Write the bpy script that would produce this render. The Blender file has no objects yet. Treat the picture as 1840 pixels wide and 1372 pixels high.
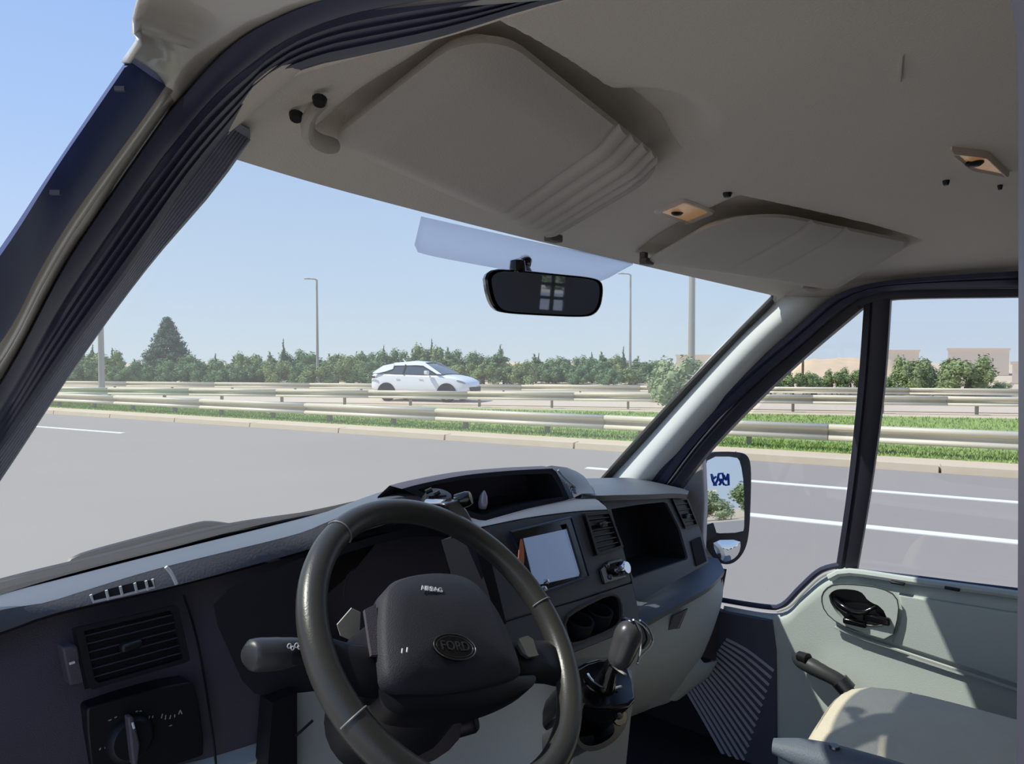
import bpy, bmesh, math, random
from math import radians as R, sin, cos, pi, tan
from mathutils import Vector as V, Matrix
from mathutils.bvhtree import BVHTree
import numpy as np

sc = bpy.context.scene
COL = sc.collection

# ------------------------------------------------------------------ camera, sky, sun, exposure
FPX = 1200.0
YAW, PIT = R(51), math.atan((686 - 648) / 1200.0)
CAM = V((-.92, 0, 1.70))
FW = V((sin(YAW) * cos(PIT), cos(YAW) * cos(PIT), -sin(PIT)))
RT = V((cos(YAW), -sin(YAW), 0))
UP = RT.cross(FW)
cd = bpy.data.cameras.new('camera')
cam = bpy.data.objects.new('camera', cd); COL.objects.link(cam)
cd.sensor_fit = 'HORIZONTAL'; cd.sensor_width = 36; cd.lens = FPX / 1840 * 36
cd.clip_start = .02; cd.clip_end = 3000
cam.matrix_world = Matrix(((RT.x, UP.x, -FW.x, CAM.x), (RT.y, UP.y, -FW.y, CAM.y), (RT.z, UP.z, -FW.z, CAM.z), (0, 0, 0, 1)))
sc.camera = cam

def lin(c):
    return tuple((x / 255 / 12.92 if x / 255 <= .04045 else ((x / 255 + .055) / 1.055) ** 2.4) for x in c)

w = bpy.data.worlds.new('sky'); sc.world = w; w.use_nodes = True
nt = w.node_tree; nt.nodes.clear()
out = nt.nodes.new('ShaderNodeOutputWorld'); bg = nt.nodes.new('ShaderNodeBackground')
tc = nt.nodes.new('ShaderNodeTexCoord'); sx = nt.nodes.new('ShaderNodeSeparateXYZ'); rp = nt.nodes.new('ShaderNodeValToRGB')
nt.links.new(tc.outputs['Generated'], sx.inputs[0]); nt.links.new(sx.outputs['Z'], rp.inputs[0])
nt.links.new(rp.outputs[0], bg.inputs[0]); nt.links.new(bg.outputs[0], out.inputs[0])
el = rp.color_ramp.elements
el[0].position = 0; el[0].color = (*lin((212, 225, 238)), 1)
el[1].position = 1; el[1].color = (*lin((96, 140, 214)), 1)
for p, c in ((.10, (196, 217, 244)), (.28, (172, 201, 244)), (.5, (150, 185, 240))):
    e = el.new(p); e.color = (*lin(c), 1)
bg.inputs[1].default_value = 1.03

SUN = V((-1.0, 1.12, 2.0)).normalized()
sd = bpy.data.lights.new('sun', 'SUN'); sd.energy = 4.7; sd.angle = R(.6); sd.color = (1, .96, .88)
so = bpy.data.objects.new('sun', sd); COL.objects.link(so)
so.rotation_euler = SUN.to_track_quat('Z', 'Y').to_euler(); so.location = (-5, 12, 25)

vs = sc.view_settings
sc.display_settings.display_device = 'sRGB'
vs.view_transform = 'Standard'; vs.look = 'None'; vs.gamma = 1; vs.exposure = 0.0
vs.use_curve_mapping = False
sc.cycles.max_bounces = 8; sc.cycles.diffuse_bounces = 5; sc.cycles.transparent_max_bounces = 16

# ------------------------------------------------------------------ sight lines: a point of the photograph at a chosen real depth
def ray(u, v): return FW + RT * ((u - 920) / FPX) + UP * ((686 - v) / FPX)
def P(u, v, x=None, y=None, z=None, d=None):
    r = ray(u, v)
    if x is not None: t = (x - CAM.x) / r.x
    elif y is not None: t = (y - CAM.y) / r.y
    elif z is not None: t = (z - CAM.z) / r.z
    else: t = d
    return CAM + r * t
def PP(u, v, p0, n):
    r = ray(u, v); n = V(n)
    return CAM + r * ((V(p0) - CAM).dot(n) / r.dot(n))

# ------------------------------------------------------------------ materials
MATS = {}
def mat(name, c, rough=.5, metal=0, grain=0, gscale=400, spec=.5, vary=0, vscale=8, coat=0, srgb=True, emit=None):
    if name in MATS: return MATS[name]
    m = bpy.data.materials.new(name); m.use_nodes = True
    n = m.node_tree; b = n.nodes['Principled BSDF']
    col = lin(c) if srgb else c
    b.inputs['Base Color'].default_value = (*col, 1); b.inputs['Roughness'].default_value = rough
    b.inputs['Metallic'].default_value = metal; b.inputs['Specular IOR Level'].default_value = spec
    if coat: b.inputs['Coat Weight'].default_value = coat; b.inputs['Coat Roughness'].default_value = .05
    if emit:
        b.inputs['Emission Color'].default_value = (*lin(emit[0]), 1); b.inputs['Emission Strength'].default_value = emit[1]
    t = n.nodes.new('ShaderNodeTexCoord')
    if vary:
        ns = n.nodes.new('ShaderNodeTexNoise'); ns.inputs['Scale'].default_value = vscale; ns.inputs['Detail'].default_value = 5
        mx = n.nodes.new('ShaderNodeMix'); mx.data_type = 'RGBA'
        mx.inputs[6].default_value = (*[x * (1 - vary) for x in col], 1); mx.inputs[7].default_value = (*[min(1, x * (1 + vary)) for x in col], 1)
        n.links.new(t.outputs['Object'], ns.inputs['Vector']); n.links.new(ns.outputs[0], mx.inputs[0]); n.links.new(mx.outputs[2], b.inputs['Base Color'])
    if grain:
        ns = n.nodes.new('ShaderNodeTexNoise'); ns.inputs['Scale'].default_value = gscale; ns.inputs['Detail'].default_value = 2
        bp = n.nodes.new('ShaderNodeBump'); bp.inputs['Strength'].default_value = grain; bp.inputs['Distance'].default_value = .002
        n.links.new(t.outputs['Object'], ns.inputs['Vector']); n.links.new(ns.outputs[0], bp.inputs['Height']); n.links.new(bp.outputs[0], b.inputs['Normal'])
    MATS[name] = m; return m

def glass(name, tint, gloss=.05, dust=0.0, dustc=(1, 1, 1)):
    m = bpy.data.materials.new(name); m.use_nodes = True; n = m.node_tree; n.nodes.clear()
    o = n.nodes.new('ShaderNodeOutputMaterial'); tr = n.nodes.new('ShaderNodeBsdfTransparent'); gl = n.nodes.new('ShaderNodeBsdfGlossy')
    tr.inputs[0].default_value = (*tint, 1); gl.inputs['Roughness'].default_value = .02
    mx = n.nodes.new('ShaderNodeMixShader'); mx.inputs[0].default_value = gloss
    n.links.new(tr.outputs[0], mx.inputs[1]); n.links.new(gl.outputs[0], mx.inputs[2])
    last = mx
    if dust:
        tl = n.nodes.new('ShaderNodeBsdfTranslucent'); df = n.nodes.new('ShaderNodeBsdfDiffuse')
        tl.inputs[0].default_value = (*dustc, 1); df.inputs[0].default_value = (*dustc, 1)
        md = n.nodes.new('ShaderNodeMixShader'); md.inputs[0].default_value = .5
        n.links.new(tl.outputs[0], md.inputs[1]); n.links.new(df.outputs[0], md.inputs[2])
        m2 = n.nodes.new('ShaderNodeMixShader'); m2.inputs[0].default_value = dust
        n.links.new(mx.outputs[0], m2.inputs[1]); n.links.new(md.outputs[0], m2.inputs[2]); last = m2
    n.links.new(last.outputs[0], o.inputs[0]); return m

HEAD = mat('headliner_fabric', (228, 219, 207), .9, grain=.25, gscale=500, spec=.15, vary=.04, vscale=6)
VISOR = mat('visor_vinyl', (198, 191, 182), .7, grain=.2, gscale=500, spec=.25)
DARK = mat('dark_dash_plastic', (86, 80, 88), .5, grain=.35, gscale=900, spec=.35)
TOP = mat('dash_top_plastic', (92, 98, 108), .42, grain=.3, gscale=900, spec=.6)
STACK = mat('slate_stack_plastic', (96, 100, 110), .5, grain=.25, gscale=900, spec=.4)
BLACK = mat('black_plastic', (26, 26, 30), .45, spec=.4)
GLOSSB = mat('gloss_black_plastic', (14, 14, 16), .12, spec=.6)
VOID = mat('recess_black', (48, 48, 54), .8, spec=.1)
GREY = mat('grey_lower_plastic', (174, 178, 176), .55, grain=.3, gscale=900, spec=.3)
DOORM = mat('door_panel_plastic', (198, 207, 203), .55, grain=.3, gscale=700, spec=.3)
LEATHER = mat('wheel_leather', (58, 57, 54),   .34, grain=.08, gscale=500, spec=.5)
RUBBER = mat('seal_rubber', (58, 62, 84), .55, spec=.35)
RUBBERL = mat('ribbed_trim_plastic', (128, 134, 150), .5, spec=.4)
NAVY = mat('pillar_moulding', (50, 62, 104), .6, spec=.2, vary=.1, vscale=30)
FRAME = mat('door_frame_paint', (46, 46, 58), .45, spec=.4)
PAINT = mat('body_paint', (196, 190, 178), .35, spec=.5, coat=.3)
TRIM = mat('pillar_trim_plastic', (216, 219, 217), .55, grain=.2, gscale=700, spec=.3)
CHROME = mat('chrome', (215, 215, 220), .12, 1)
STEEL = mat('brushed_steel', (120, 120, 124), .35, 1)
MIRR = mat('mirror_silver', (225, 230, 235), .01, 1)
SEATM = mat('seat_cloth', (226, 216, 192), .9, grain=.6, gscale=300, spec=.1, vary=.06, vscale=20)
ARMM = mat('armrest_vinyl', (104, 112, 122), .55, grain=.3, spec=.3)
LAMPW = mat('lamp_bezel_white', (215, 196, 180), .4)
LAMPO = mat('lamp_lens_amber', (226, 178, 130), .25, emit=((255, 190, 120), .12))
SCREEN = mat('screen_glass', (128, 146, 178), .15, emit=((122, 142, 178), .45))
ORANGE = mat('orange_strip', (236, 140, 96), .5)
WHITE = mat('white_print', (225, 225, 228), .5)
BLUE = mat('blue_print', (34, 84, 190), .5)
ROADM = mat('asphalt', (154, 147, 139), .85, vary=.07, vscale=.35, spec=.2, grain=.3, gscale=60)
PAINTW = mat('road_paint', (236, 236, 232), .7)
SAND = mat('sand', (206, 190, 164), .95, vary=.10, vscale=.6, spec=.1)
KERB = mat('kerb_concrete', (208, 192, 166), .9, vary=.08, vscale=3, spec=.1)
RAIL = mat('galvanised_rail', (214, 206, 184), .55, .15, vary=.06, vscale=2)
POST = mat('galvanised_post', (150, 146, 130), .6, .1)
GRASSM = mat('grass_blade', (154, 176, 104), .8, vary=.25, vscale=1.5, spec=.1)
TURF = mat('turf_soil', (150, 166, 104), .95, vary=.3, vscale=1.2, spec=.05)
WSG = glass('windscreen_glass', (.90, .93, .90), .03, .105, (1, .975, .91))
DSG = glass('door_glass', (.93, .94, .95), .03)
FILM = glass('windscreen_film', (.66, .70, .78), .03, .30, (.80, .84, .95))

# ------------------------------------------------------------------ mesh helpers
OFF = {}
def off(p): return OFF.get(p.name, V((0, 0, 0))) if p else V((0, 0, 0))
def empty(name, loc=(0, 0, 0)):
    o = bpy.data.objects.new(name, None); COL.objects.link(o); o.location = loc; o.empty_display_size = .05
    OFF[o.name] = V(loc); return o
def tag(o, label=None, cat=None, group=None, kind=None):
    if label: o['label'] = label
    if cat: o['category'] = cat
    if group: o['group'] = group
    if kind: o['kind'] = kind
    return o
def thing(name, label, cat, loc=(0, 0, 0), group=None): return tag(empty(name, loc), label, cat, group)
def mk(name, vf, m, parent=None, smooth=40, solid=0, bevel=0, seg=2, sub=0, label=None, soff=0):
    vs_, fs = vf; o_ = off(parent)
    me = bpy.data.meshes.new(name)
    me.from_pydata([tuple(V(v) - o_) for v in vs_], [], [tuple(f) for f in fs]); me.validate()
    bm = bmesh.new(); bm.from_mesh(me); bmesh.ops.recalc_face_normals(bm, faces=bm.faces); bm.to_mesh(me); bm.free()
    me.materials.append(m)
    if smooth:
        me.polygons.foreach_set('use_smooth', [True] * len(me.polygons))
        me.set_sharp_from_angle(angle=R(smooth))
    o = bpy.data.objects.new(name, me); COL.objects.link(o)
    if parent: o.parent = parent
    OFF[o.name] = o_
    if solid:
        s = o.modifiers.new('thick', 'SOLIDIFY'); s.thickness = solid; s.offset = soff
    if bevel:
        b = o.modifiers.new('edge', 'BEVEL'); b.width = bevel; b.segments = seg; b.limit_method = 'ANGLE'; b.angle_limit = R(35)
    if sub:
        s = o.modifiers.new('sub', 'SUBSURF'); s.levels = sub; s.render_levels = sub
    if label: o['label'] = label
    return o
def struct(name, vf, m, **k):
    o = mk(name, vf, m, **k); o['kind'] = 'structure'; return o
def join(*parts):
    vs_, fs = [], []
    for a, b in parts:
        n = len(vs_); vs_ += list(a); fs += [tuple(i + n for i in f) for f in b]
    return vs_, fs
def lerp(a, b, t): return V(a) * (1 - t) + V(b) * t
def resample(pts, n, smooth=True):
    p = [V(q) for q in pts]
    if smooth and len(p) > 2:
        q = []
        for i in range(len(p) - 1):
            a, b, c, d = p[max(i - 1, 0)], p[i], p[i + 1], p[min(i + 2, len(p) - 1)]
            for k in range(8):
                t = k / 8
                q.append(.5 * ((2 * b) + (c - a) * t + (2 * a - 5 * b + 4 * c - d) * t * t + (3 * b - a - 3 * c + d) * t ** 3))
        p = q + [p[-1]]
    L = [0]
    for i in range(1, len(p)): L.append(L[-1] + (p[i] - p[i - 1]).length)
    r = []; j = 0
    for k in range(n):
        s = L[-1] * k / (n - 1)
        while j < len(L) - 2 and L[j + 1] < s: j += 1
        t = (s - L[j]) / max(1e-9, L[j + 1] - L[j]); r.append(lerp(p[j], p[j + 1], min(1, t)))
    return r
def grid(rows, closed=False):
    n = len(rows[0]); vs_ = [p for r in rows for p in r]; fs = []
    for i in range(len(rows) - 1):
        for j in range(n - (0 if closed else 1)):
            k = (j + 1) % n; fs.append((i * n + j, i * n + k, (i + 1) * n + k, (i + 1) * n + j))
    return vs_, fs
def loft(rows, n=24, smooth=True): return grid([resample(r, n, smooth) for r in rows])
def box(c, s, ax=None):
    c = V(c); A = ax or (V((1, 0, 0)), V((0, 1, 0)), V((0, 0, 1)))
    vs_ = [c + A[0] * (s[0] / 2 * i) + A[1] * (s[1] / 2 * j) + A[2] * (s[2] / 2 * k) for i in (-1, 1) for j in (-1, 1) for k in (-1, 1)]
    return vs_, [(0, 1, 3, 2), (4, 6, 7, 5), (0, 4, 5, 1), (2, 3, 7, 6), (0, 2, 6, 4), (1, 5, 7, 3)]
def bx(x0, x1, y0, y1, z0, z1): return box(((x0 + x1) / 2, (y0 + y1) / 2, (z0 + z1) / 2), (x1 - x0, y1 - y0, z1 - z0))
def prism(poly, vec):
    p = [V(q) for q in poly]; n = len(p); vec = V(vec)
    return p + [q + vec for q in p], [tuple(range(n)), tuple(range(2 * n - 1, n - 1, -1))] + [(i, (i + 1) % n, n + (i + 1) % n, n + i) for i in range(n)]
def tube(path, r, n=8, closed=False, caps=True, flat=1.0, upv=None):
    p = [V(q) for q in path]; m_ = len(p); rows = []; prev = None
    for i in range(m_):
        a = p[(i - 1) % m_] if (closed or i) else p[0]; b = p[(i + 1) % m_] if (closed or i < m_ - 1) else p[-1]
        t = (b - a).normalized()
        if prev is None:
            u_ = V(upv) if upv else (V((0, 0, 1)) if abs(t.z) < .9 else V((1, 0, 0)))
        else: u_ = prev
        u_ = (u_ - t * u_.dot(t)).normalized(); prev = u_; s_ = t.cross(u_)
        rr = r[i] if isinstance(r, (list, tuple)) else r
        rows.append([p[i] + u_ * (rr * flat * cos(2 * pi * k / n)) + s_ * (rr * sin(2 * pi * k / n)) for k in range(n)])
    if closed: rows.append(rows[0])
    vs_, fs = grid(rows, True)
    if caps and not closed:
        fs = fs + [tuple(range(n - 1, -1, -1)), tuple(range((m_ - 1) * n, m_ * n))]
    return vs_, fs
def chaikin(p, k=2):
    p = [V(q) for q in p]
    for _ in range(k):
        q = []
        for i in range(len(p)):
            a, b = p[i], p[(i + 1) % len(p)]; q += [lerp(a, b, .25), lerp(a, b, .75)]
        p = q
    return p
def ringpanel(outer, inner, n, depth, split=False):
    """a plate with an opening: ring from outer to inner outline, then the walls of the opening"""
    def rs(p):
        p = [V(q) for q in p] + [V(p[0])]; return resample(p, n + 1, False)[:-1]
    o, i = rs(outer), rs(inner)
    c = sum(i, V()) / n; d0 = (o[0] - c).normalized()
    k = max(range(n), key=lambda q: (i[q] - c).normalized().dot(d0)); i = i[k:] + i[:k]
    if split: return grid([o, i, [q + V(depth) * .06 for q in i]], True), (lambda g: (g[0], g[1] + [tuple(range(n, 2 * n))]))(grid([[q + V(depth) * .06 for q in i], [q + V(depth) for q in i]], True))
    rows = [o, i, [q + V(depth) for q in i]]
    return grid(rows, True), [q + V(depth) for q in i]
def disc(c, nrm, r, n=24, e=None):
    nrm = V(nrm).normalized(); a = nrm.orthogonal().normalized(); b = nrm.cross(a)
    return [V(c) + a * (r * cos(2 * pi * k / n)) + b * (r * sin(2 * pi * k / n)) for k in range(n)]
def lathe(prof, c, axis, n=24):
    axis = V(axis).normalized(); a = axis.orthogonal().normalized(); b = axis.cross(a); c = V(c)
    rows = [[c + axis * h + a * (r * cos(2 * pi * k / n)) + b * (r * sin(2 * pi * k / n)) for k in range(n)] for r, h in prof]
    v, f = grid(rows, True)
    return v, f + [tuple(range(n - 1, -1, -1)), tuple(range((len(prof) - 1) * n, len(prof) * n))]
def text(name, body, size, o3, ex, ey, m, parent, ext=.0006):
    c = bpy.data.curves.new(name, 'FONT'); c.body = body; c.size = size; c.extrude = ext; c.align_x = 'CENTER'; c.align_y = 'CENTER'; c.resolution_u = 3
    t = bpy.data.objects.new(name, c); COL.objects.link(t)
    me = bpy.data.meshes.new_from_object(t.evaluated_get(bpy.context.evaluated_depsgraph_get()))
    ex = V(ex); ey = V(ey); ez = ex.normalized().cross(ey.normalized())
    vs_ = [V(o3) + ex * v.co.x + ey * v.co.y + ez * v.co.z for v in me.vertices]; fs = [tuple(p.vertices) for p in me.polygons]
    bpy.data.objects.remove(t); bpy.data.curves.remove(c); bpy.data.meshes.remove(me)
    return mk(name, (vs_, fs), m, parent, smooth=0)
def copy_tree(o, parent=None):
    c = o.copy(); COL.objects.link(c); c.parent = parent
    for ch in [x for x in list(o.children)]: copy_tree(ch, c)
    return c

# ================================================================== OUTSIDE: ground, road, rails
TN = V((cos(R(11)), sin(R(11)), 0)); TS = V((-sin(R(11)), cos(R(11)), 0)); C0 = V((CAM.x, 0, 0))
def G(s, p, z=0): return C0 + TN * p + TS * s + V((0, 0, z))
def gquad(s0, s1, p0, p1, z, ns=1): 
    rows = [[G(s0 + (s1 - s0) * i / ns, p, z) for i in range(ns + 1)] for p in (p0, p1)]; return grid(rows)
def slab(poly, h): return prism(poly, (0, 0, -h))

struct('ground', slab([G(-400, -300, -.03), G(500, -300, -.03), G(500, 700, -.03), G(-400, 700, -.03)], .3), SAND, smooth=0)
struct('road', slab([G(-60, -9, 0), G(160, -9, 0), G(160, 11.95, 0), G(-60, 11.95, 0)], .02), ROADM, smooth=0)
# far carriageway: follows the far rail
FA, FB = G(-4.2, 26.0), G(30.6, 16.6)
FD = (FB - FA).normalized(); FN = V((FD.y, -FD.x, 0)); FN = FN if FN.dot(TN) > 0 else -FN
def FR(s, p, z=0): return FA + FD * s + FN * p + V((0, 0, z))
struct('road.001', slab([FR(-60, .9, .0), FR(120, .9, .0), FR(120, 9, .0), FR(-60, 9, .0)], .02), mat('pale_asphalt', (206, 190, 168), .9, vary=.06, vscale=.4), smooth=0)
LE = (P(1040, 845, z=.01) - C0).dot(TS)
struct('lane_line', slab([G(-40, 7.60, .012), G(LE - 1.2, 7.60, .012), G(LE - 1.2, 7.76, .012), G(-40, 7.76, .012)], .011), PAINTW, smooth=0)
struct('lane_line.001', slab([G(-40, 9.82, .012), G(LE, 9.78, .012), G(LE, 9.92, .012), G(-40, 9.96, .012)], .011), PAINTW, smooth=0)
a_, b_ = P(60, 766, z=.01), P(217, 778, z=.01)
struct('lane_line.002', slab([a_ - (b_ - a_), b_, b_ + TN * .13, a_ - (b_ - a_) + TN * .13], .01), PAINTW, smooth=0)
kerb_root = empty('kerb', G(8, 12.1)); kerb_root['kind'] = 'structure'
for i in range(32):
    s0 = -10 + i * 3.0
    mk('kerbstone', prism([G(s0 + .02, 11.95, .0), G(s0 + 2.98, 11.95, 0), G(s0 + 2.98, 11.97, .11), G(s0 + .02, 11.97, .11)], TN * .28), KERB, kerb_root, smooth=0)
struct('verge', slab([G(-60, 12.2, .06), G(160, 12.2, .06), G(160, 13.25, .06), G(-60, 13.25, .06)], .08), SAND, smooth=0)
struct('turf_strip', slab([G(-30, 13.15, .065), G(100, 13.15, .065), G(100, 14.3, .05), FR(26, -1.2, .05), FR(-30, -3.6, .05)], .08), TURF, smooth=0)
rng = np.random.default_rng(5); random.seed(5)
def grass(name, region, n, hmin, hmax, label):
    vs_, fs = [], []
    for i in range(n):
        b = region(); a = rng.uniform(0, 2 * pi); h = rng.uniform(hmin, hmax); wd = .012 + .012 * rng.random()
        dx, dy = cos(a) * wd, sin(a) * wd; lx, ly = rng.normal(0, .35 * h, 2)
        k = len(vs_)
        vs_ += [(b.x - dx, b.y - dy, b.z), (b.x + dx, b.y + dy, b.z), (b.x + lx, b.y + ly, b.z + h)]; fs.append((k, k + 1, k + 2))
    o = mk(name, (vs_, fs), GRASSM, smooth=0); return tag(o, label, 'grass', kind='stuff')
def reg_near():
    s = -7 + 40 * rng.random() ** 1.5; return G(s, 13.15 + rng.random() * 1.4, .05)
def reg_far():
    s = rng.uniform(-6, 36); q = FR(s, 0); p0 = 14.3
    pmax = max(p0 + .6, (q - C0).dot(TN) - 2.6); ss = (q - C0).dot(TS)
    return G(ss, rng.uniform(p0, pmax), .04)
grass('grass', reg_near, 42000, .03, .085, 'bright green grass growing along and under the near guardrail')
grass('grass.001', reg_far, 38000, .04, .10, 'green grass of the median strip between the two guardrails')

def wbeam(a, b, top, h, dep, face):
    """W-section of a crash barrier, facing the camera"""
    a, b, face = V(a), V(b), V(face)
    prof = [(0, top), (dep * .85, top - .012), (dep, top - h * .07), (dep, top - h * .25), (dep * .9, top - h * .31), (.008, top - h * .44), (.004, top - h * .58), (dep * .8, top - h * .73), (dep, top - h * .79), (dep, top - h * .95), (dep * .8, top - h * .99), (0, top - h)]
    rows = [[q + face * o + V((0, 0, z)) for q in (a, b)] for o, z in prof]
    return grid(rows)
gr = thing('guardrail', 'nearer pale galvanised guardrail standing in the grass right beside the kerb', 'guardrail', G(8, 13.45))
NR = 13.45
for i in range(13):
    s0 = -8 + i * 4.3
    mk('rail_beam', wbeam(G(s0, NR, 0), G(s0 + 4.32, NR, 0), .548, .295, .11, -TN), RAIL, gr, smooth=30, solid=.006)
post_us = (1690, 1485, 1315, 1115, 900, 680, 490, 325, 250)
for i in range(26):
    s0 = -6.6 + i * 2.15
    c = G(s0, NR + .09, .0)
    mk('post', join(box(c + V((0, 0, .26)), (.085, .12, .54), (TS, TN, V((0, 0, 1)))), box(c + V((0, 0, .42)) - TN * .06, (.10, .05, .22), (TS, TN, V((0, 0, 1))))), POST, gr, smooth=0, bevel=.006)
gf = thing('guardrail', 'farther pale guardrail between the median grass and the white car', 'guardrail', FR(15, 0))
for i in range(14):
    s0 = -6 + i * 4.0
    mk('rail_beam', wbeam(FR(s0, 0, 0), FR(s0 + 4.02, 0, 0), .56, .30, .11, -FN), RAIL, gf, smooth=30, solid=.006)
for i in range(20):
    s0 = -4.4 + i * 2.75
    c = FR(s0, .10, 0)
    mk('post', join(box(c + V((0, 0, .25)), (.08, .12, .52), (FD, FN, V((0, 0, 1)))), box(c + V((0, 0, .33)) - FN * .06, (.30, .08, .13), (FD, FN, V((0, 0, 1))))), POST, gf, smooth=0, bevel=.006)
# a third rail runs beyond the far lanes
g3 = thing('guardrail', 'low plain guardrail beyond the far lanes, in front of the trees', 'guardrail', FR(15, 9.6))
for i in range(16):
    s0 = -30 + i * 6
    mk('rail_beam', wbeam(FR(s0, 9.6, 0), FR(s0 + 6.02, 9.6, 0), .47, .30, .10, -FN), RAIL, g3, smooth=30, solid=.006)
for i in range(24):
    mk('post', box(FR(-29 + i * 4, 9.72, .22), (.08, .12, .46), (FD, FN, V((0, 0, 1)))), POST, g3, smooth=0)

# ------------------------------------------------------------------ light poles
GALV = mat('pole_galvanised', (164, 162, 156), .5, .3)
def light_pole(u, vtop, d, r0, r1, label, arm=0, H=None):
    b = P(u, 700, d=d); b.z = 0
    h = H or P(u, vtop, d=d).z
    t = thing('light_pole', label, 'light pole', b)
    mk('pole', tube([b, b + V((0, 0, h * .5)), b + V((0, 0, h))], [r0, (r0 + r1) / 2, r1], 12), GALV, t)
    mk('base_plate', box(b + V((0, 0, .03)), (r0 * 4, r0 * 4, .06)), GALV, t, bevel=.01)
    if arm:
        e = b + V((0, 0, h)) - RT * arm
        mk('arm', tube(resample([b + V((0, 0, h - .1)), b + V((0, 0, h + .03)) - RT * arm * .3, e + V((0, 0, .06))], 8), r1 * .8, 8), GALV, t)
        mk('lamp_head', tube([e + RT * .05 + V((0, 0, .05)), e - RT * .3 + V((0, 0, .08)), e - RT * .62 + V((0, 0, .06))], [.06, .12, .07], 10, flat=.5), GALV, t)
light_pole(183, 500, 34, .15, .11, 'grey light pole, leftmost, beside the dark windscreen pillar', H=9)
light_pole(571, 503, 52, .12, .07, 'slim grey light pole left of the white car', arm=.35)
light_pole(1132, 494, 52, .11, .06, 'slim grey light pole with short arm, right of the rear-view mirror', arm=.35)
light_pole(1242, 330, 30, .16, .12, 'thick pale light pole reaching above the windscreen edge', H=10)

# ------------------------------------------------------------------ trees
LEAFC = {'a': mat('leaf_deep', (112, 138, 98), .8, vary=.3, vscale=2.5, spec=.1), 'b': mat('leaf_olive', (136, 152, 104), .8, vary=.3, vscale=2.5, spec=.1),
         'c': mat('leaf_dark', (88, 112, 94), .8, vary=.3, vscale=2, spec=.1), 'd': mat('leaf_grey', (150, 162, 124), .8, vary=.25, vscale=3, spec=.1)}
BARK = mat('bark', (96, 82, 66), .9)
def leafcloud(blobs, n, size):
    vs_, fs = [], []
    wts = np.array([b[1][0] * b[1][1] * b[1][2] for b in blobs]) ** .67; wts /= wts.sum()
    for k in rng.choice(len(blobs), n, p=wts):
        c, r = blobs[k]
        v = rng.normal(size=3); v /= np.linalg.norm(v); q = rng.uniform(.72, 1.05)
        p = V((c[0] + r[0] * v[0] * q, c[1] + r[1] * v[1] * q, c[2] + r[2] * v[2] * q))
        if p.z < .03: continue
        nrm = V((v[0], v[1], v[2] + .3)) + V(rng.normal(0, .5, 3)); nrm.normalize()
        a = nrm.orthogonal().normalized(); a = (Matrix.Rotation(rng.uniform(0, 6.28), 3, nrm) @ a); b = nrm.cross(a)
        s = size * rng.uniform(.6, 1.3); i = len(vs_)
        vs_ += [p - a * s, p + b * s * .45, p + a * s, p - b * s * .45]; fs.append((i, i + 1, i + 2, i + 3))
    return vs_, fs
def core(blobs, k=.62):
    parts = []
    for c, r in blobs:
        rows = []
        for i in range(7):
            th = pi * i / 6
            rows.append([V((c[0] + r[0] * k * sin(th) * cos(2 * pi * j / 10), c[1] + r[1] * k * sin(th) * sin(2 * pi * j / 10), max(.02, c[2] + r[2] * k * cos(th)))) for j in range(10)])
        parts.append(grid(rows, True))
    return join(*parts)
def tree_proto(name, label, cat, blobs, n, size, lm, trunk=None):
    t = tag(empty(name), label, cat)
    f = mk('foliage', join(core(blobs), leafcloud(blobs, n, size)), lm, t, smooth=0)
    if trunk: mk('trunk', tube([(0, 0, 0), (.03, 0, trunk[1] * .5), (0, 0, trunk[1])], [trunk[0], trunk[0] * .8, trunk[0] * .5], 8), BARK, t)
    return t
def bush_blobs(n, wd, h, seed):
    g = random.Random(seed); bl = []
    for i in range(n):
        a = g.uniform(0, 6.28); q = g.uniform(0, 1) ** .5 * wd * .5; z = g.uniform(.18, .8) * h
        s = (1 - .45 * z / h)
        bl.append(((cos(a) * q * s, sin(a) * q * s, z), (wd * .24 * s, wd * .24 * s, h * .22)))
    return bl
def cone_blobs(h, wd, n, seed):
    g = random.Random(seed); bl = []
    for i in range(n):
        t = i / (n - 1); z = h * (.12 + .86 * t); rr = wd * .5 * (1 - t) ** .8 + .03 * wd
        for k in range(1 if t > .7 else 3):
            a = g.uniform(0, 6.28); bl.append(((cos(a) * rr * .45, sin(a) * rr * .45, z + g.uniform(-.03, .03) * h), (rr * .7 + .05, rr * .7 + .05, h * .09)))
    return bl
protos = {
    'bushy': tree_proto('bushy_tree', '', 'tree', bush_blobs(20, 2.6, 3.2, 1), 3000, .11, LEAFC['a'], (.10, 1.6)),
    'olive': tree_proto('olive_tree', '', 'tree', bush_blobs(18, 2.4, 3.0, 2), 2800, .11, LEAFC['b'], (.10, 1.5)),
    'spire': tree_proto('conifer_tree', '', 'tree', cone_blobs(4.2, 2.0, 10, 3), 3200, .10, LEAFC['a'], (.10, 1.5)),
    'cypress': tree_proto('cypress_tree', '', 'tree', cone_blobs(4.4, .8, 12, 4), 1800, .08, LEAFC['c'], (.07, 1)),
    'pale': tree_proto('pale_shrub', '', 'shrub', bush_blobs(16, 2.2, 2.4, 6), 2600, .09, LEAFC['d'], (.06, 1)),
}
used = set()
PH = {'bushy': 3.35, 'olive': 3.1, 'spire': 4.35, 'cypress': 4.5, 'pale': 2.5}
PW = {'bushy': 2.6, 'olive': 2.4, 'spire': 1.9, 'cypress': .9, 'pale': 2.2}
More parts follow.
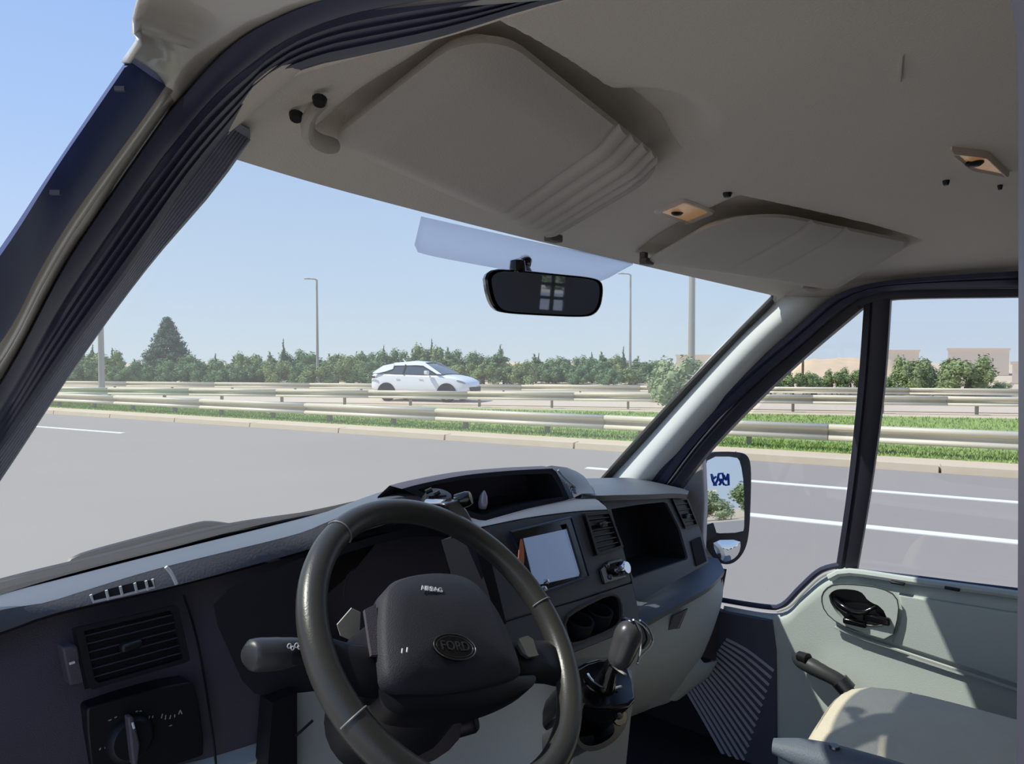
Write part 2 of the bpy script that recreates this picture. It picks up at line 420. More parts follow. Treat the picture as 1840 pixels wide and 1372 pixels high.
def plant(kind, u, vtop, wpx, d, label, cat=None, group=None, base=0):
    o = protos[kind] if kind not in used else copy_tree(protos[kind])
    used.add(kind)
    b = P(u, 700, d=d); b.z = base
    h = P(u, vtop, d=d).z - base; wd = wpx / FPX * d
    o.location = b; sxy = wd / PW[kind]; o.scale = (sxy, sxy, h / PH[kind]); o.rotation_euler.z = random.uniform(0, 6.28)
    o['label'] = label; o['category'] = cat or ('shrub' if kind == 'pale' else 'tree')
    if group: o['group'] = group
    elif 'group' in o: del o['group']
    return o
TG = 'trees in the row beyond the far lanes'
LBL = {'bushy': 'bushy green tree in the row beyond the far lanes', 'olive': 'olive green tree in the row beyond the far lanes',
       'spire': 'pointed green conifer in the row beyond the far lanes', 'cypress': 'slim dark cypress in the row beyond the far lanes',
       'pale': 'pale grey-green shrub in front of the sandy ground'}
# the tall tree on the left
bt = tree_proto('broad_conifer', 'tall broad dark conifer rising above the tree row near the left pillar', 'tree',
                [((cos(j * 2.4 + z) * q * .72, sin(j * 2.4 + z) * q * .72, z + .25 * (j % 2)), (.34 + q * .34, .34 + q * .34, .42)) for z, q in
                 [(1.0, 1.7), (1.6, 1.85), (2.2, 1.8), (2.8, 1.6), (3.4, 1.3), (4.0, 1.0), (4.5, .8), (5.0, .55), (5.5, .35), (5.85, .12)] for j in range(5)], 9000, .12, LEAFC['c'], (.18, 3))
b_ = P(302, 700, d=62); b_.z = 0; bt.location = b_; bt.scale = (1.0, 1.0, P(302, 574, d=62).z / 6.2)
rnd = random.Random(11)
ONES = 'first second third fourth fifth sixth seventh eighth ninth tenth eleventh twelfth thirteenth fourteenth fifteenth sixteenth seventeenth eighteenth nineteenth'.split()
def ordn(n): return ONES[n - 1] if n < 20 else ('twentieth' if n == 20 else 'twenty-' + ONES[n - 21] if n < 30 else 'thirtieth' if n == 30 else 'thirty-' + ONES[n - 31])
def landmark(u):
    for lim, s_ in ((178, 'left of the leftmost light pole'), (262, 'between leftmost pole and tall conifer'), (345, 'below the tall broad conifer'), (562, 'between tall conifer and slim pole'), (655, 'between slim pole and white car'), (865, 'behind the white car'), (1085, 'below the rear-view mirror'), (1175, 'by the short-armed slim pole')):
        if u < lim: return s_
    return 'by the big median bush'
KW = {'bushy': 'bushy green tree', 'olive': 'olive green tree', 'spire': 'pointed green conifer', 'cypress': 'slim dark cypress'}
PLAN = []
def queue(k, u, v, w_, d, rowname): PLAN.append((u, k, v, w_, d, rowname))
# back row: silhouette heights read along the skyline
sky = [(130, 640), (165, 630), (200, 625), (240, 645), (345, 632), (380, 640), (420, 640), (455, 628), (490, 632), (530, 622), (560, 628), (590, 636), (620, 628), (650, 632), (680, 628), (705, 620), (735, 628), (775, 612), (800, 624), (830, 622), (865, 632), (895, 620), (920, 648), (965, 636), (1010, 636), (1050, 634), (1085, 632), (1110, 634), (1150, 640), (1185, 642)]
for i, (u, v) in enumerate(sky):
    k = ('bushy', 'spire', 'olive', 'spire', 'bushy')[i % 5]
    queue(k, u + rnd.uniform(-6, 6), v, rnd.uniform(48, 66), rnd.uniform(54, 62), 'rear row')
for i in range(34):
    u = 110 + i * 33 + rnd.uniform(-8, 8); k = rnd.choice(['bushy', 'olive', 'bushy'])
    queue(k, u, 648 + rnd.uniform(-10, 10), rnd.uniform(44, 62), rnd.uniform(46, 52), 'front row')
for u, v in ((150, 612), (168, 618), (203, 624), (216, 632), (510, 608), (690, 620), (388, 634), (1063, 632), (1120, 622), (776, 608), (968, 634)):
    queue('cypress', u, v, 13, 60, 'rear row')
cnt = {}
for u, k, v, w_, d, rn in sorted(PLAN):
    n_ = cnt[k, rn] = cnt.get((k, rn), 0) + 1
    plant(k, u, v, w_, d, f'{ordn(n_)} {KW[k]} from left in the {rn}, {landmark(u)}', group=TG)
# right side, seen through the door glass
for i, (u, v, wd) in enumerate(((1350, 672, 46), (1385, 668, 44), (1425, 662, 46), (1460, 664, 44), (1495, 660, 42), (1528, 656, 46), (1562, 672, 44), (1595, 668, 44))):
    plant('olive', u, v, wd, 34, f'{ordn(i + 1)} low green shrub from the left behind the far guardrail, in the door glass', 'shrub', group='low shrubs behind the far guardrail')
plant('olive', 1640, 632, 66, 34, 'taller leafy shrub just right of the door glass divider', 'shrub')
plant('bushy', 1686, 642, 60, 35, 'middle leafy shrub seen in the main door glass', 'shrub')
plant('olive', 1738, 632, 84, 33, 'rightmost broad leafy shrub in the main door glass', 'shrub')
plant('pale', 1800, 682, 36, 33, 'small pale shrub at the right edge of the door glass', 'shrub')
plant('pale', 1236, 630, 128, 20.3, 'big pale-green bush growing in the median in front of the far guardrail', 'shrub')
plant('pale', 1185, 668, 60, 27, 'smaller pale bush behind the far guardrail beside the big median bush', 'shrub')
for i in range(7):     # what the door mirror looks back at
    k = ('olive', 'bushy', 'pale')[i % 3]
    o = plant(k, 900, 640, 60, 40, f'{ordn(i + 1)} green roadside tree from the van, seen in the door mirror', 'tree', group='trees behind the van')
    o.location = V((-6 + i * 6, -70 - (i % 2) * 5, 0)); o.scale = (2.4, 2.4, 1.3)

# ------------------------------------------------------------------ sandy hills and far buildings
def hill(name, u0, u1, d, prof, depth, m):
    n = 26; rows = []
    for k in range(7):
        t = k / 6; row = []
        for i in range(n):
            u = u0 + (u1 - u0) * i / (n - 1); b = P(u, 700, d=d + depth * t); b.z = 0
            v = np.interp(u, [q[0] for q in prof], [q[1] for q in prof])
            h = max(.05, P(u, v, d=d + depth * .4).z) * sin(pi * min(1, t / .8 * .5 + .02) if t < .8 else pi * (.5 + (t - .8) * 2.4))
            h *= 1 + .05 * rnd.uniform(-1, 1); row.append(b + V((0, 0, max(0, h))))
        rows.append(row)
    return struct(name, grid(rows), m, smooth=60)
DUNE = mat('dune', (214, 190, 158), .95, vary=.14, vscale=.5, spec=.05)
hill('hill', 1380, 1640, 60, [(1380, 690), (1420, 660), (1450, 645), (1500, 642), (1550, 643), (1600, 646), (1640, 690)], 18, DUNE)
hill('hill.001', 860, 1110, 75, [(860, 690), (900, 655), (950, 650), (1000, 648), (1060, 655), (1110, 690)], 14, DUNE)
BLD = mat('far_render_wall', (242, 226, 206), .9, vary=.04, vscale=.2)
def building(u0, u1, vt, d, dep, label, slope=0):
    a, b = P(u0, 700, d=d), P(u1, 700, d=d); a.z = b.z = 0; h = P((u0 + u1) / 2, vt, d=d).z
    t = thing('building', label, 'building', (a + b) / 2)
    f = (a + b) / 2 - CAM; f.z = 0; f.normalize()
    mk('wall', prism([a, b, b + V((0, 0, h)), a + V((0, 0, h + slope))], f * dep), BLD, t, smooth=0)
    m_ = (a + b) / 2 + f * dep / 2
    mk('parapet', prism([a - RT * .15 + V((0, 0, h + slope)) - f * .15, b + RT * .15 + V((0, 0, h)) - f * .15, b + RT * .15 + V((0, 0, h + .25)) - f * .15, a - RT * .15 + V((0, 0, h + slope + .25)) - f * .15], f * (dep + .3)), BLD, t, smooth=0)
building(1585, 1650, 632, 80, 14, 'pale sandy flat-roofed building just right of the door glass divider')
building(1702, 1812, 629, 78, 16, 'wider pale sandy flat-roofed building at the right in the door glass')
building(1215, 1300, 640, 90, 14, 'pale flat-roofed building behind the big bush, beside the thick light pole')
building(1818, 1832, 655, 50, 5, 'narrow grey hut at the right edge of the door glass')
for i in range(3):
    t = thing('building', ('low', 'middle-height', 'tallest')[i] + ' pale building behind the van, seen in the door mirror', 'building', (8 + i * 16, -120, 0), group='buildings behind the van')
    mk('wall', bx(4 + i * 16, 12 + i * 16, -128, -120, 0, 4 + i * 1.5), BLD, t, smooth=0)
    mk('parapet', bx(3.8 + i * 16, 12.2 + i * 16, -128.2, -119.8, 4 + i * 1.5, 4.3 + i * 1.5), BLD, t, smooth=0)
fp = P(1442, 700, d=45); fp.z = 0
t = thing('post', 'short dark post standing behind the far guardrail, in the quarter glass', 'post', fp)
mk('shaft', tube([fp, fp + V((0, 0, 2.0))], .08, 8), BARK, t)
mk('cap', tube([fp + V((0, 0, 2.0)), fp + V((0, 0, 2.06))], .11, 8), BARK, t)
# ================================================================== the white car on the far carriageway
CARW = mat('car_white', (238, 238, 240), .25, coat=.6)
CARG = mat('car_glass', (70, 80, 92), .08, spec=.8)
TYRE = mat('tyre', (30, 30, 32), .8)
RIMM = mat('alloy', (170, 172, 176), .3, .7)
LAMPC = mat('headlamp', (150, 165, 190), .1, .3)
def car():
    rear = P(662, 727, d=28.4); rear.z = 0
    t = thing('car', 'white crossover car driving right on the far carriageway behind the guardrail', 'car', rear)
    ang = math.atan2(-FD.y, -FD.x) - R(6)
    X = V((cos(ang), sin(ang), 0)); Y = V((-X.y, X.x, 0)); Z = V((0, 0, 1))      # X forward, Y away from the camera
    L = 4.55; ctr = rear + Y * .92
    def Q(x, y, z): return ctr + X * x + Y * y + Z * z
    # stations: x, sill z, belt z, half width, roof z, half roof width
    st = [(0.0, .55, 1.10, .74, 0, 0), (.12, .36, 1.18, .84, 0, 0), (.6, .30, 1.21, .90, 0, 0), (1.5, .26, 1.18, .92, 0, 0), (2.6, .26, 1.15, .92, 0, 0), (3.2, .28, 1.14, .91, 0, 0), (3.7, .30, 1.09, .90, 0, 0), (4.15, .32, 1.0, .86, 0, 0), (4.42, .38, .86, .74, 0, 0), (4.53, .45, .70, .6, 0, 0)]
    rows = []
    for x, z0, z1, hw, _, _ in st:
        zm = (z0 + z1) / 2
        rows.append([Q(x, -hw * .9, z0), Q(x, -hw, z0 + .12), Q(x, -hw * 1.0, zm), Q(x, -hw * .96, z1 - .04), Q(x, -hw * .86, z1), Q(x, 0, z1 + .03), Q(x, hw * .86, z1), Q(x, hw * .96, z1 - .04), Q(x, hw, zm), Q(x, hw, z0 + .12), Q(x, hw * .9, z0)])
    v, f = grid(rows, True); n = len(rows[0]); f = f + [tuple(range(n)), tuple(range(len(v) - 1, len(v) - n - 1, -1))]
    mk('body', (v, f), CARW, t, sub=1)
    # greenhouse (glass volume) and the painted roof on it
    gh = [(.22, 1.18, .78, 1.21, .74), (.62, 1.19, .84, 1.47, .66), (1.15, 1.18, .86, 1.60, .64), (1.9, 1.16, .86, 1.66, .64), (2.5, 1.15, .86, 1.60, .62), (3.0, 1.14, .84, 1.37, .68), (3.42, 1.12, .80, 1.15, .74)]
    rows = [[Q(x, -h0, z0), Q(x, -h1, z1), Q(x, 0, z1 + .02), Q(x, h1, z1), Q(x, h0, z0)] for x, z0, h0, z1, h1 in gh]
    mk('cabin_glass', grid(rows), CARG, t)
    rf = [[Q(x, -h1 - .015, z1 - .03), Q(x, -h1 * .9, z1 + .025), Q(x, 0, z1 + .045), Q(x, h1 * .9, z1 + .025), Q(x, h1 + .015, z1 - .03)] for x, z0, h0, z1, h1 in gh[:5]]
    mk('roof', grid(rf), CARW, t)
    pil = []
    for s in (-1, 1):
        yy = lambda z: s * (.865 - (z - 1.17) * .45 + .012)
        pil.append(prism([Q(x, yy(z), z) for x, z in ((.18, 1.17), (.50, 1.19), (.78, 1.25), (1.12, 1.36), (1.15, 1.60), (.62, 1.50), (.30, 1.28))], Y * s * .02))
        pil.append(prism([Q(x, yy(z), z) for x, z in ((1.12, 1.50), (2.2, 1.52), (2.5, 1.50), (3.2, 1.16), (3.42, 1.15), (2.55, 1.63), (1.9, 1.68), (1.12, 1.62))], Y * s * .02))
    mk('roof_pillar', join(*pil), CARW, t)
    q = []
    for s in (-1, 1): q.append(tube([Q(1.62, s * .875, 1.16), Q(1.68, s * .72, 1.54)], .035, 8))
    mk('door_pillar', join(*q), BLACK, t)
    for x in (.86, 3.62):
        for s in (-1, 1):
            c = Q(x, s * .80, .34)
            w_ = mk('wheel', lathe([(.18, -.10), (.32, -.10), (.34, -.06), (.34, .06), (.32, .10), (.18, .10)], c, Y, 28), TYRE, t)
            sp = [lathe([(.21, s * .06), (.22, s * .105), (.20, s * .105), (.19, s * .06)], c, Y, 24), lathe([(.0, s * .08), (.05, s * .08), (.05, s * .11), (.0, s * .11)], c, Y, 10)]
            for k in range(5):
                a = 2 * pi * k / 5; sp.append(tube([c + Y * s * .09, c + Y * s * .09 + X * .2 * cos(a) + Z * .2 * sin(a)], .028, 6))
            mk('alloy_rim', join(*sp), RIMM, w_)
            ap = [Q(x + .43 * cos(a), s * .925, .36 + .43 * sin(a)) for a in [pi * i / 14 for i in range(15)]]
            mk('wheel_arch', prism(ap, Y * (-s * .04)), BLACK, t)
    mk('headlamp', prism(chaikin([Q(4.06, -.90, .94), Q(4.38, -.80, .84), Q(4.42, -.74, .74), Q(4.08, -.90, .84)], 1), -Y * .02 + X * .02), LAMPC, t)
    mk('headlamp', prism(chaikin([Q(4.06, .90, .94), Q(4.38, .80, .84), Q(4.42, .74, .74), Q(4.08, .90, .84)], 1), Y * .02 + X * .02), LAMPC, t)
    mk('tail_lamp', prism([Q(-.01, -.84, 1.08), Q(.34, -.91, 1.05), Q(.34, -.915, .97), Q(-.01, -.80, .96)], -Y * .03), mat('tail_lamp_smoke', (60, 44, 46), .2), t)
    mk('grille', prism([Q(4.50, -.58, .62), Q(4.50, .58, .62), Q(4.53, .5, .44), Q(4.53, -.5, .44)], X * .04), BLACK, t)
    mk('lower_intake', prism([Q(4.44, -.70, .42), Q(4.44, .70, .42), Q(4.46, .6, .34), Q(4.46, -.6, .34)], X * .06), BLACK, t)
    for s in (-1, 1):
        mk('side_mirror', join(box(Q(2.80, s * 1.04, 1.22), (.16, .2, .15), (X, Y, Z)), box(Q(2.80, s * .94, 1.15), (.06, .16, .05), (X, Y, Z))), CARW, t, bevel=.03)
        mk('sill_trim', prism([Q(1.3, s * .90, .27), Q(3.2, s * .90, .27), Q(3.15, s * .93, .38), Q(1.35, s * .93, .38)], Y * s * .01), BLACK, t)
        for xx in (1.66, 2.72):
            mk('door_handle', box(Q(xx - .3, s * .925, 1.0), (.18, .03, .03), (X, Y, Z)), CARW, t, bevel=.008)
    mk('antenna', tube([Q(1.3, 0, 1.64), Q(1.15, 0, 1.80)], [.03, .01], 6), CARW, t)
car()
# ================================================================== THE VAN: shell
# ---- windscreen surface
TOPC = resample([P(380, 268, x=-.70), V((-.66, .485, 1.853)), V((-.45, .585, 1.878)), V((0, .69, 1.905)), V((.45, .60, 1.878)), V((.66, .51, 1.852)), P(1408, 535, x=.705)], 40)
BOTC = resample([V((-.83, .93, 1.375)), V((-.78, .99, 1.385)), V((-.66, 1.075, 1.392)), V((-.40, 1.15, 1.385)), V((-.1, 1.185, 1.378)), V((.3, 1.17, 1.375)), V((.6, 1.08, 1.37)), P(1100, 862, x=.80)], 40)
rows = []
for k in range(13):
    t_ = k / 12; bul = .035 * 4 * t_ * (1 - t_)
    rows.append([lerp(a, b, t_) + V((0, .7, .7)) * bul * (1 - abs(i - 19.5) / 19.5) ** .6 for i, (a, b) in enumerate(zip(TOPC, BOTC))])
wv, wf = grid(rows)
BV = BVHTree.FromPolygons([tuple(p) for p in wv], wf)
def G_hit(u, v, back=.004):
    r = ray(u, v).normalized(); h = BV.ray_cast(CAM, r, 10)
    return (h[0] if h[0] else CAM + r) - r * back
ws = struct('window_1', (wv, wf), WSG, smooth=60)
fr_ = []
def band(curve, inner, w_): pass
edge = [r[-1] for r in rows]; edge2 = [lerp(r[-1], r[-2], .9) for r in rows]
mk('frit_border', grid([[p + V((0, .004, .003)) for p in edge], [p + V((0, .004, .003)) for p in edge2]]), BLACK, ws, solid=.002)
# film strip along the top edge
tp = resample([G_hit(u, v) for u, v in ((757, 389), (860, 412), (960, 434), (1060, 455), (1137, 473))], 24)
bt_ = resample([G_hit(u, v) for u, v in ((745, 440), (752, 453), (830, 470), (940, 489), (1072, 506), (1100, 494), (1137, 475))], 24)
mk('sun_film', grid([tp, [lerp(a, b, .5) for a, b in zip(tp, bt_)], bt_]), FILM, ws, solid=.001)

# ---- headliner
def yf(x): return float(np.interp(x, [p.x for p in TOPC], [p.y for p in TOPC]))
def zf(x): return float(np.interp(x, [p.x for p in TOPC], [p.z for p in TOPC]))
# sun visor corners: outer front, inner front, inner rear, outer rear
VIS = {1: [P(590, 256, z=1.868), P(990, 430, z=1.890), P(1204, 304, z=1.903), P(866, 40, z=1.902)],
       -1: [P(1500, 521, z=1.853), P(1158, 472, z=1.884), P(1330, 374, z=1.912), P(1640, 438, z=1.910)]}
def smooth01(t): t = max(0, min(1, t)); return t * t * (3 - 2 * t)
def inquad(x, y, s, m):
    q = [V((p.x, p.y, 0)) for p in VIS[s]]
    if s < 0: q = q[::-1]
    # q runs clockwise seen from above for the driver side; signed inset of each edge
    d = 9
    for i in range(4):
        a, b = q[i], q[(i + 1) % 4]; e = b - a; nrm = V((e.y, -e.x, 0)).normalized()
        d = min(d, (V((x, y, 0)) - a).dot(nrm))
    return d + m
def zc(x, y):
    F_, Zf = yf(x), zf(x); base = 1.925 - .055 * (abs(x) / .74) ** 4
    t = F_ - y
    z = base if t > .26 else Zf + (base - Zf) * math.sin(pi / 2 * max(0, t) / .26)
    for s in (1, -1):
        z += .017 * smooth01(inquad(x, y, s, .014) / .012)
        px, py = (s * -.20, .345)
        if s > 0: z += .014 * smooth01(1.5 - 1.5 * math.hypot((x - BUL.x) / .10, (y - BUL.y) / .06))
        else: z += .012 * smooth01(1.5 - 1.5 * math.hypot((x + BUL.x) / .10, (y - BUL.y) / .06))
    return z
BUL = P(1165, 195, z=1.93)
xs = np.linspace(-.725, .725, 220); rows_ = []
ts = list(np.linspace(0, .55, 130)) + list(np.linspace(.57, 3.2, 20))
for t_ in ts:
    rows_.append([V((x, yf(x) - t_ * (1 if t_ < .55 else 1) , zc(x, yf(x) - t_))) for x in xs])
ceil_ = struct('ceiling', grid(rows_), HEAD, smooth=60)
for u, v, r_ in ((1307, 349, .006), (1700, 327, .004), (1797, 335, .003)):
    c = P(u, v, z=1.923); mk('trim_clip', lathe([(0.0, -.004), (r_ * .7, -.004), (r_, 0), (r_, .006), (0, .006)], c, (0, 0, 1), 12), BLACK, ceil_)
c0, c1 = P(1622, 98, z=1.922), P(1618, 145, z=1.922)
mk('seam', tube([c0, c1], .0012, 6), VISOR, ceil_)
# outer roof skin
rk = []
for t_ in (0, .02, .06, .15, .4, .9, 1.8, 3.3):
    rk.append([V((x, yf(x) - .004 - t_, zf(x) + .006 + (1.985 - .05 * (abs(x) / .8) ** 3 - zf(x) - .006) * math.sin(pi / 2 * min(1, t_ / .3)) ** .8)) for x in np.linspace(-.76, .76, 31)])
struct('roof', grid(rk), PAINT, solid=.004)

# ---- driver's door opening: pillar moulding, body strip, seal, inner trim
S0 = [P(-150, 900, x=-.812), P(0, 690, x=-.792), P(115, 480, x=-.776), P(210, 336, x=-.762), P(308, 196, x=-.748), P(330, 172, x=-.744), P(400, 96, x=-.74), P(468, 46, x=-.738), P(578, 0, x=-.735), P(740, -42, x=-.735), P(1100, -75, x=-.735), P(1700, -120, x=-.74)]
S1 = [P(-150, 1010, x=-.775), P(0, 806, x=-.752), P(128, 624, x=-.738), P(233, 480, x=-.727), P(320, 352, x=-.715), P(413, 228, x=-.70), P(434, 197, x=-.698), P(490, 147, x=-.697), P(560, 117, x=-.697), P(640, 99, x=-.697), P(788, 64, x=-.697), P(1012, -4, x=-.70), P(1500, -100, x=-.715)]
S0r, S1r = resample(S0, 60), resample(S1, 60)
prof = [(0, 0), (.02, -.008), (.10, -.009), (.20, -.008), (.27, -.006), (.30, .004), (.36, .002), (.42, -.002), (.52, .004), (.56, .0), (.66, .005), (.70, .001), (.80, .006), (.84, .002), (.92, .006), (1.0, .010)]
rows = []
for t_, h in prof:
    row = []
    for a, b in zip(S0r, S1r):
        p = lerp(a, b, t_); row.append(p + (p - CAM).normalized() * (h - .011))
    rows.append(row)
wl = struct('wall_left', bx(-.86, -.76, -2.7, -.075, .45, 1.9), PAINT, smooth=0)
struct('trim_1', grid(rows), RUBBER, smooth=50, solid=.0015, soff=0)
# ribbed inner trim along the glass edge
T0 = [P(-150, 1010, x=-.775), P(0, 806, x=-.752), P(128, 624, x=-.738), P(233, 480, x=-.727), P(320, 352, x=-.715), P(413, 228, x=-.70)]
T1 = [P(-150, 1080, x=-.755), P(0, 862, x=-.735), P(140, 650, x=-.718), P(262, 483, x=-.705), P(380, 345, x=-.69), P(449, 250, x=-.677)]
a_, b_ = resample(T0, 30), resample(T1, 30); rows = []
for k in range(15):
    t_ = k / 14; rows.append([lerp(p, q, t_) - (lerp(p, q, t_) - CAM).normalized() * (.003 * (k % 2) - .002) for p, q in zip(a_, b_)])
struct('trim_2', grid(rows), RUBBERL, smooth=20, solid=.0015, soff=0)
mk('end_cap', prism([a_[-1], b_[-1], b_[-1] + V((.012, .02, .01)), a_[-1] + V((0, .02, .01))], V((-.004, -.006, .004))), RUBBERL, None)
bpy.data.objects['end_cap'].parent = bpy.data.objects['trim_2']
# the upper pillar cover between the seal and the headliner
A0 = [P(405, 240, x=-.70), P(434, 197, x=-.698), P(490, 147, x=-.697), P(640, 99, x=-.697), P(788, 64, x=-.697), P(1012, -4, x=-.70), P(1400, -90, x=-.70)]
a_ = resample(A0, 30)
b_ = [V((min(-.60, p.x + .11), p.y + .03, zc(-.60, min(p.y + .03, yf(-.6) - .004)) + .002)) for p in a_]
rows = [[lerp(p, q, t_) + V((0, 0, .018 * sin(pi * t_))) for p, q in zip(a_, b_)] for t_ in (0, .25, .5, .75, 1)]
struct('trim_3', grid(rows), HEAD, solid=.003)
# painted body strip and roof side
B0 = [P(-150, 800, x=-.83), P(0, 610, x=-.812), P(70, 480, x=-.803), P(140, 368, x=-.795), P(196, 290, x=-.785), P(262, 200, x=-.776), P(294, 152, x=-.772)]
BX = [P(-150, 900, x=-.812), P(0, 690, x=-.792), P(115, 480, x=-.776), P(170, 396, x=-.769), P(210, 336, x=-.762), P(308, 196, x=-.748), P(326, 172, x=-.746)]
a_, b_ = resample(B0, 30), resample(BX, 30)
rows = [[lerp(p, q, t_) - (lerp(p, q, t_) - CAM).normalized() * h for p, q in zip(a_, b_)] for t_, h in ((0, 0), (.3, .002), (.42, .002), (.45, -.004), (.5, .001), (.9, .001), (1, -.01))]
struct('trim_4', grid(rows), PAINT, smooth=35, solid=.0015, soff=0)
R0_ = [P(231, 112, x=-.80), P(256, 74, x=-.80), P(240, 62, x=-.80), P(239, 40, x=-.80), P(246, 10, x=-.80), P(260, -40, x=-.80), P(420, -120, x=-.80), P(900, -220, x=-.80)]
R1_ = [P(294, 152, x=-.772), P(312, 130, x=-.768), P(330, 105, x=-.766), P(352, 80, x=-.765), P(385, 50, x=-.765), P(440, 10, x=-.765), P(560, -50, x=-.765), P(1000, -130, x=-.765)]
R2_ = [P(318, 178, x=-.746), P(334, 162, x=-.744), P(362, 130, x=-.742), P(395, 98, x=-.74), P(440, 64, x=-.738), P(500, 28, x=-.737), P(640, -18, x=-.735), P(1100, -78, x=-.735)]
r0, r1, r2 = (resample(q, 40, i > 0) for i, q in enumerate((R0_, R1_, R2_)))
rows = [r0, [lerp(p, q, .5) - V((.012, .004, 0)) for p, q in zip(r0, r1)], r1, [lerp(p, q, .5) + V((.006, .01, 0)) for p, q in zip(r1, r2)], [q + V((.012, .02, 0)) for q in r2]]
struct('trim_5', grid(rows), PAINT, smooth=60, solid=.0015, soff=0)
M0 = [P(-150, 655, x=-.86), P(0, 452, x=-.84), P(84, 325, x=-.82), P(160, 212, x=-.81), P(222, 122, x=-.80), P(232, 113, x=-.80)]
M1 = [P(-150, 800, x=-.836), P(0, 612, x=-.816), P(70, 482, x=-.807), P(140, 370, x=-.798), P(262, 202, x=-.779), P(296, 153, x=-.774)]
a_, b_ = resample(M0, 30), resample(M1, 30)
rows = [[lerp(p, q, t_) - (lerp(p, q, t_) - CAM).normalized() * (.006 * sin(pi * t_) - (.012 if t_ in (0, 1) else 0)) for p, q in zip(a_, b_)] for t_ in (0, .04, .3, .6, .96, 1)]
trm = struct('trim_6', grid(rows), NAVY, smooth=50, solid=.0015, soff=0)
for u, v in ((100, 346), (216, 160)):
    c = P(u, v, x=-.827 if u < 200 else -.808); mk('clip_mark', box(c, (.004, .0018, .0015), (RT, UP, FW)), FRAME, trm, smooth=0)
a_, b_ = resample([p + (p - CAM).normalized() * .07 for p in M1], 24), resample([p + (p - CAM).normalized() * .05 for p in S1[:6]], 24)
struct('wall_left.001', grid([a_, [lerp(p, q, .5) for p, q in zip(a_, b_)], b_]), mat('pillar_core', (120, 116, 112), .6), solid=.004)
# near door post at the right edge, and the left body below the opening
bp = [P(1812, -30, x=-.745), P(1822, 40, x=-.748), P(1829, 130, x=-.75), P(1830, 600, x=-.755), P(1829, 1000, x=-.76), P(1826, 1420, x=-.77)]
pr_ = resample(bp, 24)
struct('trim_7', grid([[p + V((0, 0, 0)) for p in pr_], [p + V((-.01, -.004, 0)) for p in pr_], [p + V((-.05, -.02, 0)) for p in pr_], [p + V((-.05, -.08, 0)) for p in pr_], [p + V((.02, -.08, 0)) for p in pr_], [p + V((.01, -.01, 0)) for p in pr_]], True) if False else grid([[p + V(o) for p in pr_] for o in ((.012, -.012, 0), (0, 0, 0), (-.012, -.003, 0), (-.05, -.02, 0), (-.05, -.08, 0), (.03, -.08, 0), (.012, -.012, 0))]), mat('post_paint', (76, 76, 88), .45), smooth=50)

# ---- floor, rear body
fl = struct('floor', bx(-.80, .84, -2.7, 1.25, .60, .66), mat('floor_rubber', (36, 36, 42), .8, grain=.4), smooth=0)
struct('wall_right', bx(.80, .86, -2.7, -.02, .5, 1.93), PAINT, smooth=0)
struct('wall_front', bx(-.84, .84, 1.20, 1.26, .60, 1.36), VOID, smooth=0)
# left sill + lower door post side
struct('wall_right.001', bx(.835, .86, -.02, 1.25, .5, .95), VOID, smooth=0)
struct('wall_left_sill', bx(-.84, -.78, -.1, 1.2, .45, .70), PAINT, smooth=0)
bpy.data.objects['wall_left_sill'].name = 'baseboard_left'
# ---- passenger side: pillar trim, door
DN = V((1, 0, .105)); D0 = V((.80, 0, 1.25))
def DP(u, v, o=0): return PP(u, v, D0 + V((o, 0, 0)), DN)
ga = resample([P(1404, 533, x=.700), P(1399, 548, x=.702), P(1325, 612, x=.725), P(1240, 702, x=.752), P(1165, 790, x=.775), P(1100, 866, x=.795), P(1040, 945, x=.81)], 24)
gb = resample([P(1500, 533, x=.735), P(1470, 560, x=.738), P(1395, 628, x=.752), P(1318, 705, x=.768), P(1240, 790, x=.785), P(1180, 862, x=.80), P(1120, 950, x=.81)], 24)
rows = [[lerp(p, q, t_) - (lerp(p, q, t_) - CAM).normalized() * (.055 * sin(pi * t_)) for p, q in zip(ga, gb)] for t_ in (0, .08, .18, .3, .45, .6, .75, .9, 1)]
struct('trim_8', grid([[p + V((.02, .03, 0)) for p in ga]] + rows), TRIM, smooth=60, solid=.006, soff=1)
# dark seal on the body
sa = resample([DP(1840, 488, -.05), DP(1700, 497, -.05), DP(1590, 507, -.05), DP(1545, 516, -.05), DP(1517, 525, -.05), DP(1490, 540, -.05), DP(1430, 592, -.04), DP(1330, 676, -.02), DP(1243, 760, 0), DP(1182, 838, .0), DP(1130, 920, .0)], 40)
sb = resample([DP(1840, 512, -.03), DP(1700, 514, -.03), DP(1610, 518, -.03), DP(1560, 526, -.03), DP(1530, 540, -.03), DP(1502, 560, -.03), DP(1450, 606, -.02), DP(1345, 700, -.01), DP(1262, 785, 0), DP(1203, 862, .0), DP(1150, 945, .0)], 40)
rows = [[lerp(p, q, t_) + V((-h, 0, 0)) for p, q in zip(sa, sb)] for t_, h in ((0, -.02), (.06, .004), (.3, .010), (.5, .003), (.62, .009), (.9, .004), (1, -.015))]
struct('trim_9', grid(rows), RUBBER, smooth=50, solid=.004, soff=1)
# upper cover between headliner and right seal
a_ = [V((.60, y, zc(.60, min(y, yf(.6) - .004)) + .002)) for y in np.linspace(.52, -.3, 24)]
b_ = [V((.745, y - .01, float(np.interp(y, [-.3, 0, .25, .52], [1.86, 1.866, 1.866, 1.80])))) for y in np.linspace(.52, -.3, 24)]
struct('ceiling_edge_right', grid([[lerp(p, q, t_) + V((0, 0, .02 * sin(pi * t_))) for p, q in zip(a_, b_)] for t_ in (0, .25, .5, .75, 1)]), HEAD, solid=.003)
bpy.data.objects['ceiling_edge_right'].name = 'trim_10'

